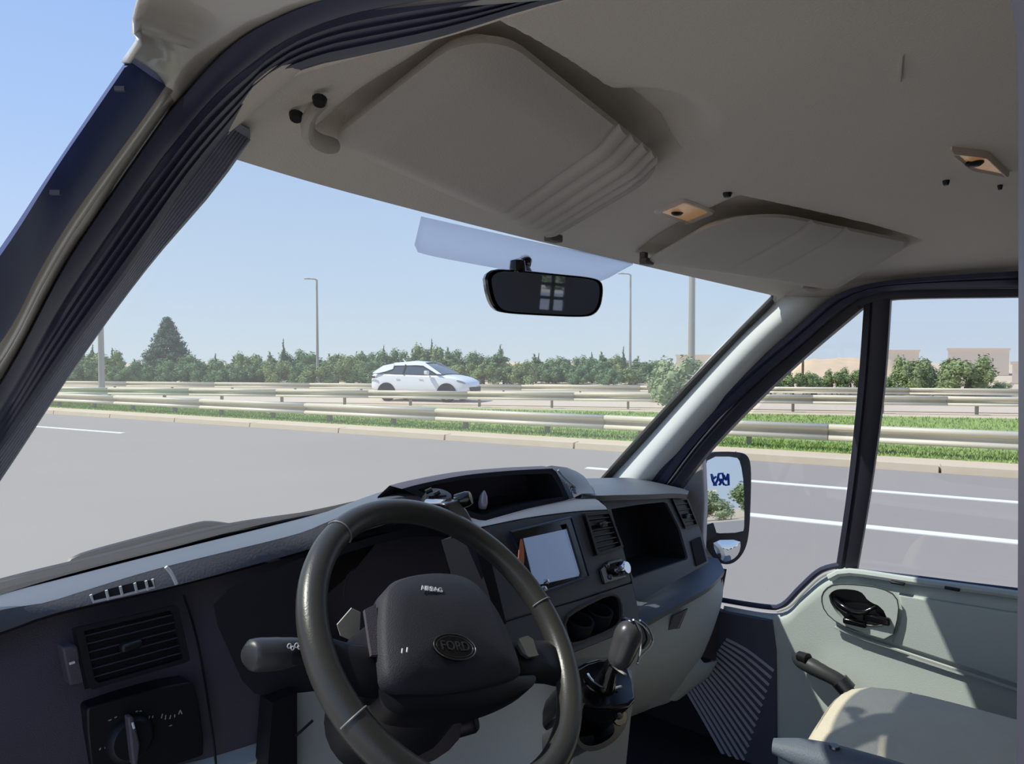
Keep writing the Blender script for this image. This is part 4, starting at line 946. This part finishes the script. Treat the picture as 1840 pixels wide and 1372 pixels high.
# dash end cheek and cup-shaped end pocket
ep0 = resample([P(1302, 1024, y=.66), P(1290, 1070, y=.665), P(1268, 1120, y=.67), P(1252, 1150, y=.675), P(1250, 1172, y=.68)], 16)
ep1 = resample([P(1306, 1022, x=.79), P(1296, 1080, x=.79), P(1290, 1130, x=.79), P(1288, 1170, x=.78), P(1286, 1188, x=.77)], 16)
mk('end_cheek', grid([ep0, [lerp(a, b, .5) + V((0, .03, 0)) for a, b in zip(ep0, ep1)], ep1]), DARK, DB, smooth=50)
ec = [P(1248, 1165, y=.66), P(1264, 1190, y=.655), P(1288, 1186, y=.66)]
e0 = resample(ec, 16); e1 = resample([P(1196, 1252, y=.70), P(1215, 1256, y=.69), P(1240, 1238, y=.69)], 16)
mk('end_pocket', grid([e0, [lerp(a, b, .5) + V((0, -.012, 0)) for a, b in zip(e0, e1)], e1, [p + V((0, .1, 0)) for p in e1]]), GREY, DB, smooth=50, solid=.006)
# light lower panels behind the wheel and round the console
cp = [[P(530, 1245, y=.80), P(700, 1225, y=.78), P(860, 1195, y=.72), P(960, 1196, y=.66), P(1023, 1175, y=.615), P(1150, 1124, y=.615)],
      [P(530, 1420, y=.80), P(700, 1420, y=.78), P(860, 1420, y=.72), P(960, 1420, y=.66), P(1030, 1420, y=.63), P(1120, 1420, y=.63)]]
mk('lower_console_panel', loft(cp, 30), GREY, DB, smooth=50)

mk('dash_sun_block', bx(-.25, .80, .88, 1.23, 1.325, 1.34), DARK, DB, smooth=0)  # unseen panel added to block sun leaking in behind the tray
mk('column_side_trim', prism([P(u, v, y=.775) for u, v in ((490, 1262), (534, 1244), (534, 1420), (478, 1420))], (0, .03, 0)), BLACK, DB, smooth=0)
mk('knee_seam', tube([P(531, 1322, y=.774), P(562, 1294, y=.774)], .002, 6), VOID, DB)
# ---- phone holder on the dash top
t = thing('phone_holder', 'black and silver phone holder clamped on the dash beside the steering wheel', 'phone holder', P(815, 910, y=.74))
mk('base', lathe([(0, .02), (.020, .018), (.026, .004), (.026, 0), (0, 0)], P(785, 905, y=.76), (0, -.3, 1), 20), BLACK, t)
mk('arm', tube(resample([P(768, 903, y=.72), P(795, 904, y=.68), P(806, 903, y=.65)], 6), .006, 10), CHROME, t)
mk('clamp_body', prism([P(u, v, y=.64) for u, v in ((800, 906), (826, 898), (840, 916), (860, 954), (842, 960), (818, 940))], (0, .014, 0)), STEEL, t, bevel=.003)
mk('clamp_knob', lathe([(0, .012), (.009, .012), (.011, .006), (.011, -.01), (0, -.01)], P(832, 898, y=.645), (.5, -.8, .3), 16), GLOSSB, t)
for a, b in (((765, 884), (776, 879)), ((780, 888), (790, 883)), ((768, 894), (800, 892))):
    mk('grip_finger', tube([P(*a, y=.75), P(*b, y=.745)], .004, 8), BLACK, t)
t = thing('dash_ornament', 'small silver teardrop ornament standing in the dark dash tray', 'ornament', P(869, 912, y=.80))
mk('drop', lathe([(0, -.018), (.007, -.012), (.009, -.002), (.007, .010), (.003, .018), (0, .021)], P(868, 901, y=.80), (.15, 0, 1), 16), mat('ornament_silver', (180, 172, 184), .3, .3), t)
mk('foot', lathe([(0, 0), (.006, 0), (.007, .004), (0, .004)], P(866, 917, y=.80), (0, 0, 1), 12), BLACK, t)

# ---- wiper and cowl outside
cw0 = [p + V((0, .012, .004)) for p in row(R0, 40)]
cw1 = resample([P(u, v, y=1.27) for u, v in ((-330, 1170), (-150, 1096), (0, 1050), (138, 1012), (260, 984), (336, 966), (410, 950), (560, 927), (700, 900))], 40)
struct('cowl', grid([cw0, [lerp(a, b, .5) + V((0, 0, .006)) for a, b in zip(cw0, cw1)], cw1, [p + V((0, .1, -.05)) for p in cw1]]), mat('cowl_black', (10, 13, 16), .9, spec=.05), smooth=50)
t = thing('windscreen_wiper', 'black windscreen wiper parked at the foot of the windscreen', 'wiper', P(118, 1024, y=1.27))
mk('wiper_arm', tube(resample([P(118, 1022, y=1.29), P(140, 1003, y=1.29), P(240, 974, y=1.30), P(340, 948, y=1.30), P(372, 942, y=1.30), P(410, 946, y=1.29)], 20), .0075, 8), BLACK, t)
mk('wiper_blade', tube(resample([P(-60, 1066, y=1.27), P(60, 1034, y=1.275), P(200, 1000, y=1.28), P(400, 950, y=1.285), P(555, 926, y=1.28)], 24), .008, 8, flat=1.2), BLACK, t)
mk('washer_nozzle', box(P(116, 1026, y=1.25), (.03, .012, .008), (RT, UP, FW)), WHITE, t, bevel=.003)

# ================================================================== steering wheel
WC = V((-.381, .5245, 1.3912)); WN = V((.0788, -.7015, .7083)).normalized()
WX = V((.9937, .1116, 0)).normalized(); WY = WN.cross(WX)
if WY.z < 0: WY = -WY
def WP(u, v, h=0): return PP(u, v, WC + WN * h, WN)
t = thing('steering_wheel', 'dark grey leather steering wheel with oval emblem on its hub', 'steering wheel', WC)
RR, rr = .171, .0155
mk('rim', tube([WC + WX * (RR * cos(a)) + WY * (RR * sin(a)) for a in [2 * pi * i / 96 for i in range(96)]], rr, 16, closed=True), LEATHER, t)
for a in (R(112), R(-8), R(188)):
    c = WC + WX * (RR * cos(a)) + WY * (RR * sin(a)); tg = V(-WX * sin(a) + WY * cos(a))
    mk('rim_stitch', tube([c + (WN * cos(q) + (c - WC).normalized() * sin(q)) * (rr + .0004) for q in np.linspace(-1.5, 1.5, 12)], .0011, 5), mat('stitch_grey', (120, 120, 120), .5), t)
HUBM = mat('airbag_cover', (50, 50, 56), .55, grain=.3, gscale=900, spec=.3)
ab = [(682, 1100), (692, 1050), (740, 1033), (800, 1028), (845, 1040), (880, 1078), (905, 1120), (938, 1202), (930, 1220), (850, 1240), (760, 1247), (692, 1238), (684, 1180)]
ab3 = chaikin([WP(u, v, .016) for u, v in ab], 2)
cc = sum(ab3, V()) / len(ab3)
rows = [[p - WN * .022 for p in ab3], ab3, [lerp(p, cc, .06) + WN * .006 for p in ab3], [lerp(p, cc, .3) + WN * .012 for p in ab3], [lerp(p, cc, .65) + WN * .016 for p in ab3], [lerp(p, cc, .97) + WN * .017 for p in ab3]]
cov = mk('airbag_cover', (lambda g: (g[0], g[1] + [tuple(range(len(g[0]) - len(ab3), len(g[0])))]))(grid(rows, True)), HUBM, t, smooth=50)
# lower skirt (thumb rest) and side spokes
sk = [(672, 1215), (700, 1240), (770, 1250), (850, 1243), (930, 1222), (965, 1208), (960, 1235), (900, 1268), (830, 1286), (740, 1290), (690, 1276)]
sk3 = chaikin([WP(u, v, .004) for u, v in sk], 2); c2 = sum(sk3, V()) / len(sk3)
mk('lower_skirt', (lambda g: (g[0], g[1] + [tuple(range(len(g[0]) - len(sk3), len(g[0])))]))(grid([[p - WN * .02 for p in sk3], sk3, [lerp(p, c2, .25) + WN * .008 for p in sk3], [lerp(p, c2, .9) + WN * .010 for p in sk3]], True)), BLACK, t, smooth=50)
def spoke(name, pts, m, h=.0, th=.014):
    p3 = chaikin([WP(u, v, h) for u, v in pts], 1); c = sum(p3, V()) / len(p3)
    return mk(name, (lambda g: (g[0], g[1] + [tuple(range(len(g[0]) - len(p3), len(g[0])))]))(grid([[p - WN * th for p in p3], p3, [lerp(p, c, .3) + WN * .006 for p in p3], [lerp(p, c, .9) + WN * .007 for p in p3]], True)), m, t, smooth=50)
spoke('spoke', [(560, 1128), (604, 1150), (650, 1158), (690, 1160), (692, 1250), (660, 1258), (610, 1230), (570, 1200)], BLACK)
spoke('spoke', [(900, 1150), (940, 1150), (1000, 1150), (1022, 1190), (1020, 1225), (980, 1215), (940, 1222), (905, 1215)], BLACK)
mk('spoke_insert', prism(chaikin([WP(u, v, .009) for u, v in ((922, 1152), (952, 1142), (962, 1176), (966, 1180), (940, 1184))], 1), WN * .004), mat('spoke_metal', (120, 120, 110), .35, .4), t)
mk('spoke_insert', prism([WP(u, v, .006) for u, v in ((652, 1098), (672, 1088), (682, 1180), (664, 1180))], WN * .004), DARK, t)
# emblem and lettering
e0 = WP(815, 1164, .033)
exv, eyv = (WP(840, 1163, .033) - WP(790, 1160, .033)).normalized(), None
eyv = WN.cross(exv)
if eyv.z < 0: eyv = -eyv
em = mk('emblem', (lambda q: prism(q, WN * .003))([e0 + exv * .027 * cos(a) + eyv * .0145 * sin(a) for a in [2 * pi * i / 40 for i in range(40)]]), GLOSSB, t, smooth=30)
mk('emblem_ring', tube([e0 + WN * .003 + exv * .027 * cos(a) + eyv * .0145 * sin(a) for a in [2 * pi * i / 40 for i in range(40)]], .0007, 6, closed=True), STEEL, em)
mk('emblem_ring', tube([e0 + WN * .003 + exv * .0235 * cos(a) + eyv * .0118 * sin(a) for a in [2 * pi * i / 40 for i in range(40)]], .0004, 6, closed=True), STEEL, em)
text('lettering', 'FORD', .0145, e0 + WN * .0036, exv, eyv, STEEL, em)
a0 = WP(776, 1058, .031)
text('lettering', 'AIRBAG', .0085, a0, exv, eyv, WHITE, cov)
mk('cover_mark', join(*[tube([WP(u, v, .033), WP(u + 1, v - 8, .033)], .0008, 5) for u, v in ((722, 1173), (731, 1171))]), WHITE, cov)

t = thing('steering_column', 'black steering column shroud behind the steering wheel', 'steering column', WC - WN * .12)
sc0 = [WC - WN * .03 + WX * (.075 * cos(a)) + WY * (.07 * sin(a)) for a in [2 * pi * i / 24 for i in range(24)]]
rows = [[lerp(p, WC - WN * .03, .6) for p in sc0], sc0, [WC - WN * .12 + (p - WC + WN * .03) * 1.15 for p in sc0], [WC - WN * .20 + (p - WC + WN * .03) * .85 + V((.01, 0, -.01)) for p in sc0]]
mk('shroud', grid(rows, True), BLACK, t, smooth=50)
lwr = chaikin([P(u, v, y=.60) for u, v in ((690, 1290), (750, 1300), (840, 1284), (835, 1320), (800, 1360), (730, 1390), (690, 1350))], 1)
mk('lower_shroud', prism(lwr, (0, .10, -.03)), DARK, t, bevel=.006)
mk('ignition_switch', lathe([(0, .012), (.010, .012), (.013, .008), (.014, -.02), (0, -.02)], P(842, 1300, y=.60), (.5, -.8, .3), 16), BLACK, t)
t = thing('indicator_stalk', 'black indicator stalk with white symbols left of the steering wheel', 'stalk', P(500, 1172, y=.62))
mk('stalk_arm', tube([P(470, 1175, y=.64), P(560, 1172, y=.62), P(640, 1170, y=.62)], [.013, .012, .010], 12), BLACK, t)
mk('stalk_head', tube(resample([P(443, 1178, y=.645), P(452, 1176, y=.645), P(500, 1174, y=.635), P(540, 1168, y=.63)], 14), [.010, .0155, .0165, .017, .017, .017, .017, .017, .0165, .016, .0155, .015, .014, .013], 16), mat('stalk_grey', (54, 54, 56), .4), t)
mk('stalk_symbols', join(*[tube(disc(P(u, v, y=.611), (0, -1, .2), r_, 8), .0006, 5, closed=True) for u, v, r_ in ((520, 1160, .0022), (526, 1164, .0018), (533, 1159, .0022), (538, 1163, .0015))]), WHITE, t)

# ================================================================== gear lever, console
t = thing('gear_console', 'black gear console with cup holder below the gear lever', 'console', (-.04, .55, 1.05))
GPt, GPn = V((-.05, .50, 1.22)), V((0, -.55, .83))
def GC(u, v, o=0): return PP(u, v, GPt + GPn.normalized() * o, GPn)
cs = chaikin([GC(u, v) for u, v in ((1022, 1216), (1040, 1192), (1088, 1178), (1130, 1194), (1140, 1225), (1146, 1266), (1090, 1276), (1024, 1266))], 1)
mk('shift_surround', prism(cs, V((0, .05, -.06))), GLOSSB, t, bevel=.006, seg=3)
mk('surround_rim', tube(resample([GC(u, v, .006) for u, v in ((1056, 1210), (1062, 1220), (1078, 1232), (1096, 1237), (1116, 1233))], 14), .002, 6), CHROME, t)
cons = [[P(u, v, y=.60) for u, v in ((1020, 1200), (1050, 1190), (1110, 1188), (1135, 1205))], [P(u, v, y=.52) for u, v in ((1030, 1258), (1060, 1262), (1100, 1264), (1138, 1258))], [P(u, v, y=.56) for u, v in ((1030, 1420), (1060, 1420), (1090, 1420), (1112, 1420))]]
mk('console_body', loft(cons, 16, False), GREY, t, smooth=50)
co = [P(u, v, y=.50) for u, v in ((1032, 1262), (1080, 1264), (1128, 1268), (1128, 1300), (1108, 1330), (1078, 1348), (1050, 1350), (1034, 1330))]
ci = [P(u, v, y=.50) for u, v in ((1036, 1272), (1072, 1272), (1092, 1286), (1106, 1306), (1102, 1322), (1076, 1338), (1052, 1340), (1038, 1325))]
(vf, back) = ringpanel(chaikin(co, 1), chaikin(ci, 1), 48, (0, .06, -.05))
ch = mk('cup_holder', vf, mat('cup_grey', (70, 70, 76), .35), t, smooth=40)
mk('cup_bottom', (back, [tuple(range(len(back)))]), VOID, ch, smooth=0)
mk('coin_tray', prism(chaikin([P(u, v, y=.496) for u, v in ((1088, 1270), (1124, 1272), (1124, 1296), (1108, 1306), (1094, 1286))], 1), (0, -.003, 0)), GLOSSB, t, bevel=.001)
mk('silver_button', lathe([(0, .006), (.007, .005), (.008, 0), (0, 0)], P(1110, 1282, y=.49), (0, -1, .5), 14), STEEL, t)
t = thing('gear_lever', 'gear lever with dark rounded knob and chrome trim on the console', 'gear lever', GC(1088, 1226))
ks_ = [P(1086, 1232, y=.505), P(1096, 1205, y=.495), P(1102, 1192, y=.49)]
mk('boot', tube(resample(ks_, 8), [.017, .016, .0145, .0135, .0125, .0115, .011, .011], 16), GLOSSB, t)
kp_ = resample([P(1107, 1196, y=.488), P(1116, 1176, y=.483), P(1126, 1150, y=.478), P(1132, 1130, y=.475), P(1136, 1115, y=.474)], 14)
mk('knob', tube(kp_, [.012, .0155, .0175, .0185, .019, .0195, .020, .0205, .021, .021, .020, .018, .014, .007], 18), mat('knob_grey', (72, 72, 74), .3, spec=.6), t)
mk('knob_cap', prism(chaikin([P(u, v, y=.466) for u, v in ((1137, 1113), (1152, 1117), (1168, 1135), (1172, 1150), (1160, 1166), (1150, 1168), (1140, 1140))], 1), (.004, .024, 0)), GLOSSB, t, bevel=.004)
mk('chrome_edge', tube(resample([P(u, v, y=.460) for u, v in ((1138, 1113), (1147, 1130), (1151, 1150), (1150, 1172), (1146, 1190))], 14), .0016, 6), CHROME, t)
mk('chrome_edge', tube(resample([P(u, v, y=.461) for u, v in ((1150, 1114), (1164, 1126), (1173, 1148), (1168, 1162), (1152, 1178), (1145, 1192))], 14), .0016, 6), CHROME, t)
mk('chrome_collar', tube([P(1094, 1192, y=.487), P(1108, 1202, y=.482), P(1124, 1212, y=.487)], .0022, 6), CHROME, t)

# ================================================================== roof things: visors, lamps, mirror
def visor(name, label, s, folds):
    t = thing(name, label, 'sun visor', sum(VIS[s], V()) / 4)
    c_of, c_if, c_ir, c_or = VIS[s]
    def vp(a, b): return lerp(lerp(c_of, c_if, a), lerp(c_or, c_ir, a), b)   # a: outer->inner, b: front->rear
    NA, NB = 81, 17; rows = []
    def rc(a, b):   # round the corners of the unit square
        k = .12
        for (ca, cb) in ((0, 0), (1, 0), (0, 1), (1, 1)):
            da, db = abs(a - ca), abs(b - cb)
            kb = (.10 if cb == 0 else .24) if s > 0 else (.10 if cb == 0 else .36 if ca == 1 else .12)
            k = (.04 if cb == 0 else .14) if s > 0 else (.05 if cb == 0 else .27 if ca == 1 else .06)
            if da < k and db < kb:
                q = math.hypot((k - da) / k, (kb - db) / kb); m_ = max((k - da) / k, (kb - db) / kb)
                if q > 0:
                    f_ = m_ / q; a2 = k - (k - da) * f_; b2 = kb - (kb - db) * f_
                    a = a2 if ca == 0 else 1 - a2; b = b2 if cb == 0 else 1 - b2
        return a, b
    low, upp = [], []
    for j in range(NB):
        rl, ru = [], []
        for i in range(NA):
            a, b = rc(i / (NA - 1), j / (NB - 1)); e = min(i / 3, (NA - 1 - i) / 3, j, NB - 1 - j); sag = .008 * min(1, e / 2.0)
            p = vp(a, b)
            fold = 0
            for fa in folds: fold += .0055 * math.exp(-((a - fa) / .012) ** 2) * smooth01(1.2 * b + .15)
            rl.append(p + V((0, 0, -sag + fold))); ru.append(p + V((0, 0, .009 - .004 * (e < .3))))
        low.append(rl); upp.append(ru)
    vs1, f1 = grid(low); vs2, f2 = grid(upp); n = len(vs1)
    bd = [i for i in range(NA)] + [NA * (j + 1) - 1 for j in range(1, NB)] + [NA * (NB - 1) + i for i in range(NA - 2, -1, -1)] + [NA * j for j in range(NB - 2, 0, -1)]
    fs = list(f1) + [tuple(i + n for i in f) for f in f2] + [(bd[i], bd[(i + 1) % len(bd)], bd[(i + 1) % len(bd)] + n, bd[i] + n) for i in range(len(bd))]
    mk('flap', (vs1 + vs2, fs), VISOR, t, smooth=60)
    pv = [P(580, 186, x=-.640), P(560, 203, x=-.648), P(553, 222, x=-.648), P(557, 244, x=-.640), P(578, 258, x=-.625), P(604, 262, x=-.606)]
    pv = [V((p.x * s, p.y, p.z)) for p in resample(pv, 14)]
    br = mk('pivot_bracket', tube(pv, [.005, .006, .0065, .0068, .0068, .0068, .0068, .0068, .0068, .0068, .0068, .0066, .006, .005], 10, flat=.7), VISOR, t)
    for u, v in ((574, 182), (532, 210)):
        c = P(u, v, x=-.655); c.x *= s; mk('pivot_screw', lathe([(0, -.002), (.004, -.002), (.005, .002), (0, .002)], c, (.3 * s, .3, 1), 12), BLACK, br)
    mk('clip', join(box(vp(1.0, .03) + V((0, 0, .0)), (.03, .016, .012)), box(vp(1.0, .03) + V((0, .006, .012)), (.014, .012, .012))), mat('clip_grey', (96, 92, 88), .6), t, bevel=.002)
    return t
visor('sun_visor', "large grey driver's sun visor with creased vinyl, folded up under the headliner", 1, (.60, .68, .76, .83, .89, .94))
visor('sun_visor', 'smaller-looking grey passenger sun visor beyond the front dome lamp', -1, (.45, .65))
def dome(label, pts, zz, grp=None):
    q = [P(u, v, z=zz) for u, v in pts]; c = sum(q, V()) / 4
    t = thing('dome_lamp', label, 'lamp', c)
    o_ = chaikin(resample(q + [q[0]], 25, False)[:-1], 1); i_ = [lerp(p, c, .28) - V((0, 0, .001)) for p in o_]
    rows = [[p + V((0, 0, .01)) for p in o_], o_, [lerp(p, c, .08) - V((0, 0, .003)) for p in o_], i_]
    mk('bezel', grid(rows, True), LAMPW, t, smooth=40)
    i2 = [lerp(p, c, .35) - V((0, 0, .0005)) for p in o_]
    mk('lens', (lambda g: (g[0], g[1] + [tuple(range(len(g[0]) - len(o_), len(g[0])))]))(grid([i_, i2, [lerp(p, c, .8) - V((0, 0, .0025)) for p in o_]], True)), LAMPO, t, smooth=50)
    k = lerp(q[0], q[2], .38); mk('rocker_switch', lathe([(0, -.004), (.006, -.0035), (.009, -.001), (.009, .004), (0, .004)], k + V((0, 0, -.002)), (0, 0, 1), 14), BLACK, t)
dome('front dome lamp, lit warm, between the two sun visors', ((1172, 380), (1228, 356), (1290, 380), (1236, 402)), 1.9245)
dome('rear dome lamp, at the right edge of the headliner', ((1706, 270), (1775, 278), (1815, 317), (1745, 303)), 1.9205)

# rear-view mirror
t = thing('rear_view_mirror', 'black interior rear-view mirror hanging at the top of the windscreen', 'mirror', MC)
def MP(u, v, o=0): return PP(u, v, MC + MN * o, MN)
mo = [(868, 482), (935, 485), (1000, 492), (1062, 498), (1080, 505), (1083, 522), (1079, 550), (1066, 567), (1040, 570), (975, 567), (905, 563), (886, 556), (874, 530)]
mo3 = chaikin([MP(u, v) for u, v in mo], 2); mc_ = sum(mo3, V()) / len(mo3)
rows = [[lerp(p, mc_, .03) + MN * .004 for p in mo3], [p + MN * .002 for p in mo3], [lerp(p, mc_, .03) - MN * .014 for p in mo3], [lerp(p, mc_, .35) - MN * .03 for p in mo3]]
g = grid(rows, True); n = len(mo3)
mk('housing', (g[0], g[1] + [tuple(range(3 * n, 4 * n))]), GLOSSB, t, smooth=50)
gl_ = [lerp(p, mc_, .05) + MN * .0035 for p in mo3]
mk('mirror_glass', prism([lerp(p, mc_, .09) + MN * .002 for p in mo3], MN * .003), mat('dim_mirror', (150, 160, 178), .02, .72), t, smooth=0)
mnt = G_hit(938, 470, .0)
mk('mount', join(lathe([(0, 0), (.016, 0), (.016, .008), (.010, .014), (0, .014)], mnt, (0, -.7, -.7), 16), tube([mnt, lerp(mnt, mc_ - MN * .02, .5) + V((0, 0, -.01)), mc_ - MN * .025], .008, 10)), GLOSSB, t)
mk('mount_stud', lathe([(0, .02), (.012, .016), (.014, 0), (.012, -.01), (0, -.01)], MP(930, 486, -.01), (0, 0, 1), 14), GLOSSB, t)

# door mirror outside the passenger door
DMC = P(1302, 905, x=1.06); din = (DMC - CAM).normalized(); dout = V((.10, -.99, .004)).normalized(); DMN = (dout - din).normalized()
def QP(u, v, o=0): return PP(u, v, DMC + DMN * o, DMN)
t = thing('door_mirror', 'tall black door mirror outside the passenger window with a blue mark on its glass', 'mirror', DMC)
dm = [(1262, 822), (1275, 811), (1325, 811), (1342, 818), (1347, 840), (1346, 900), (1343, 960), (1335, 990), (1318, 1010), (1298, 1014), (1280, 1004), (1264, 980), (1256, 930), (1256, 870)]
dm3 = chaikin([QP(u, v) for u, v in dm], 2); dc = sum(dm3, V()) / len(dm3); n = len(dm3)
rows = [[lerp(p, dc, .07) + DMN * .010 for p in dm3], [p + DMN * .008 for p in dm3], [p - DMN * .02 for p in dm3], [lerp(p, dc, .15) - DMN * .07 for p in dm3], [lerp(p, dc, .5) - DMN * .10 for p in dm3]]
g = grid(rows, True)
mk('housing', (g[0], g[1] + [tuple(range(4 * n, 5 * n)), tuple(range(n - 1, -1, -1))]), BLACK, t, smooth=50)
ug = chaikin([QP(u, v, .011) for u, v in ((1272, 820), (1322, 820), (1330, 830), (1336, 870), (1337, 945), (1334, 956), (1278, 958), (1266, 942), (1262, 900), (1264, 850))], 1)
mk('upper_glass', prism(ug, DMN * .002), MIRR, t, smooth=0)
lg = chaikin([QP(u, v, .011) for u, v in ((1281, 970), (1330, 969), (1331, 985), (1324, 1000), (1306, 1010), (1296, 1006), (1284, 990))], 1)
lc = sum(lg, V()) / len(lg)
lw = mk('lower_glass', (lambda g: (g[0], g[1] + [tuple(range(len(g[0]) - len(lg), len(g[0])))]))(grid([lg, [lerp(p, lc, .35) + DMN * .003 for p in lg], [lerp(p, lc, .7) + DMN * .0042 for p in lg], [lerp(p, lc, .97) + DMN * .0045 for p in lg]], True)), MIRR, t, smooth=80)
stk = [((1279, 851), (1281, 862), (1285, 871)), ((1279, 852), (1283, 860), (1287, 856)), ((1285, 871), (1290, 862), (1292, 851)), ((1292, 851), (1299, 850), (1301, 860), (1293, 871)), ((1296, 860), (1302, 871)), ((1301, 853), (1305, 862), (1309, 851)), ((1309, 851), (1310, 871), (1304, 871)), ((1288, 871), (1283, 871)), ((1290, 856), (1296, 866))]
mk('blue_mark', join(*[tube([QP(u, v, .0145) for u, v in s_], .0028, 6) for s_ in stk]), BLUE, t)
mk('mirror_arm', join(tube(resample([QP(1262, 950, -.03), P(1240, 960, x=.95), P(1225, 955, x=.86)], 8), [.05, .045, .04, .04, .04, .04, .04, .04], 12)), BLACK, t)
mk('mirror_foot', prism([P(u, v, x=.86) for u, v in ((1250, 830), (1262, 812), (1266, 900), (1262, 1000), (1225, 1000), (1225, 880))], (.03, 0, 0)), mat('foot_grey', (206, 198, 194), .5), t, smooth=0, bevel=.006)

# ================================================================== seat and armrest
t = thing('passenger_seat', 'cream cloth passenger seat at the lower right by the door', 'seat', (.42, .05, .7))
def cush(name, x0, x1, y0, y1, z0, z1, m, r_, parent, sag=0):
    n = 12; rows = []
    def sq(a, k=4): 
        c, s_ = cos(a), sin(a); q = (abs(c) ** k + abs(s_) ** k) ** (-1 / k); return c * q, s_ * q
    prof = [(.86, z0), (.97, z0 + r_ * .4), (1.0, z0 + (z1 - z0) * .45), (1.0, z1 - r_), (.985, z1 - r_ * .4), (.94, z1 - r_ * .08), (.85, z1 + .004), (.5, z1 + .008), (.05, z1 + .008)]
    for s_, z in prof:
        rows.append([V(((x0 + x1) / 2 + (x1 - x0) / 2 * s_ * sq(2 * pi * i / 40)[0], (y0 + y1) / 2 + (y1 - y0) / 2 * s_ * sq(2 * pi * i / 40)[1], z)) for i in range(40)])
    g = grid(rows, True); return mk(name, (g[0], g[1] + [tuple(range(39, -1, -1)), tuple(range(len(g[0]) - 40, len(g[0])))]), m, parent, smooth=60)
cush('seat_cushion', .17, .60, -.22, .33, .90, 1.052, SEATM, .06, t)
mk('backrest', join(loft([[V((.17, -.22, .95)), V((.6, -.22, .95))], [V((.17, -.42, 1.6)), V((.6, -.42, 1.6))], [V((.19, -.52, 1.6)), V((.58, -.52, 1.6))], [V((.17, -.36, .95)), V((.6, -.36, .95))]], 2, False)), SEATM, t, bevel=.03)
mk('seat_base', bx(.20, .58, -.22, .24, .66, .91), DARK, t, bevel=.02)
mk('cushion_seam', tube(resample([V((.20, -.1, 1.056)), V((.205, .2, 1.054)), V((.26, .30, 1.045)), V((.5, .305, 1.045)), V((.56, .2, 1.054))], 20), .003, 6), mat('seam_cream', (176, 168, 148), .8), t)
t = thing('armrest', 'blue-grey padded armrest at the bottom edge beside the cream seat', 'armrest', (.03, 0, 1.1))
mk('pad', tube(resample([V((.018, .292, 1.165)), V((.022, .27, 1.165)), V((.03, .15, 1.168)), V((.035, -.2, 1.17))], 16), [.012, .022, .026, .027] + [.028] * 12, 16, flat=.8), ARMM, t)
mk('stem', bx(.015, .06, -.2, -.1, .9, 1.16), DARK, t, bevel=.01)
mk('button', lathe([(0, .003), (.006, .003), (.007, 0), (0, 0)], V((.025, .215, 1.188)), (0, 0, 1), 14), STEEL, t)
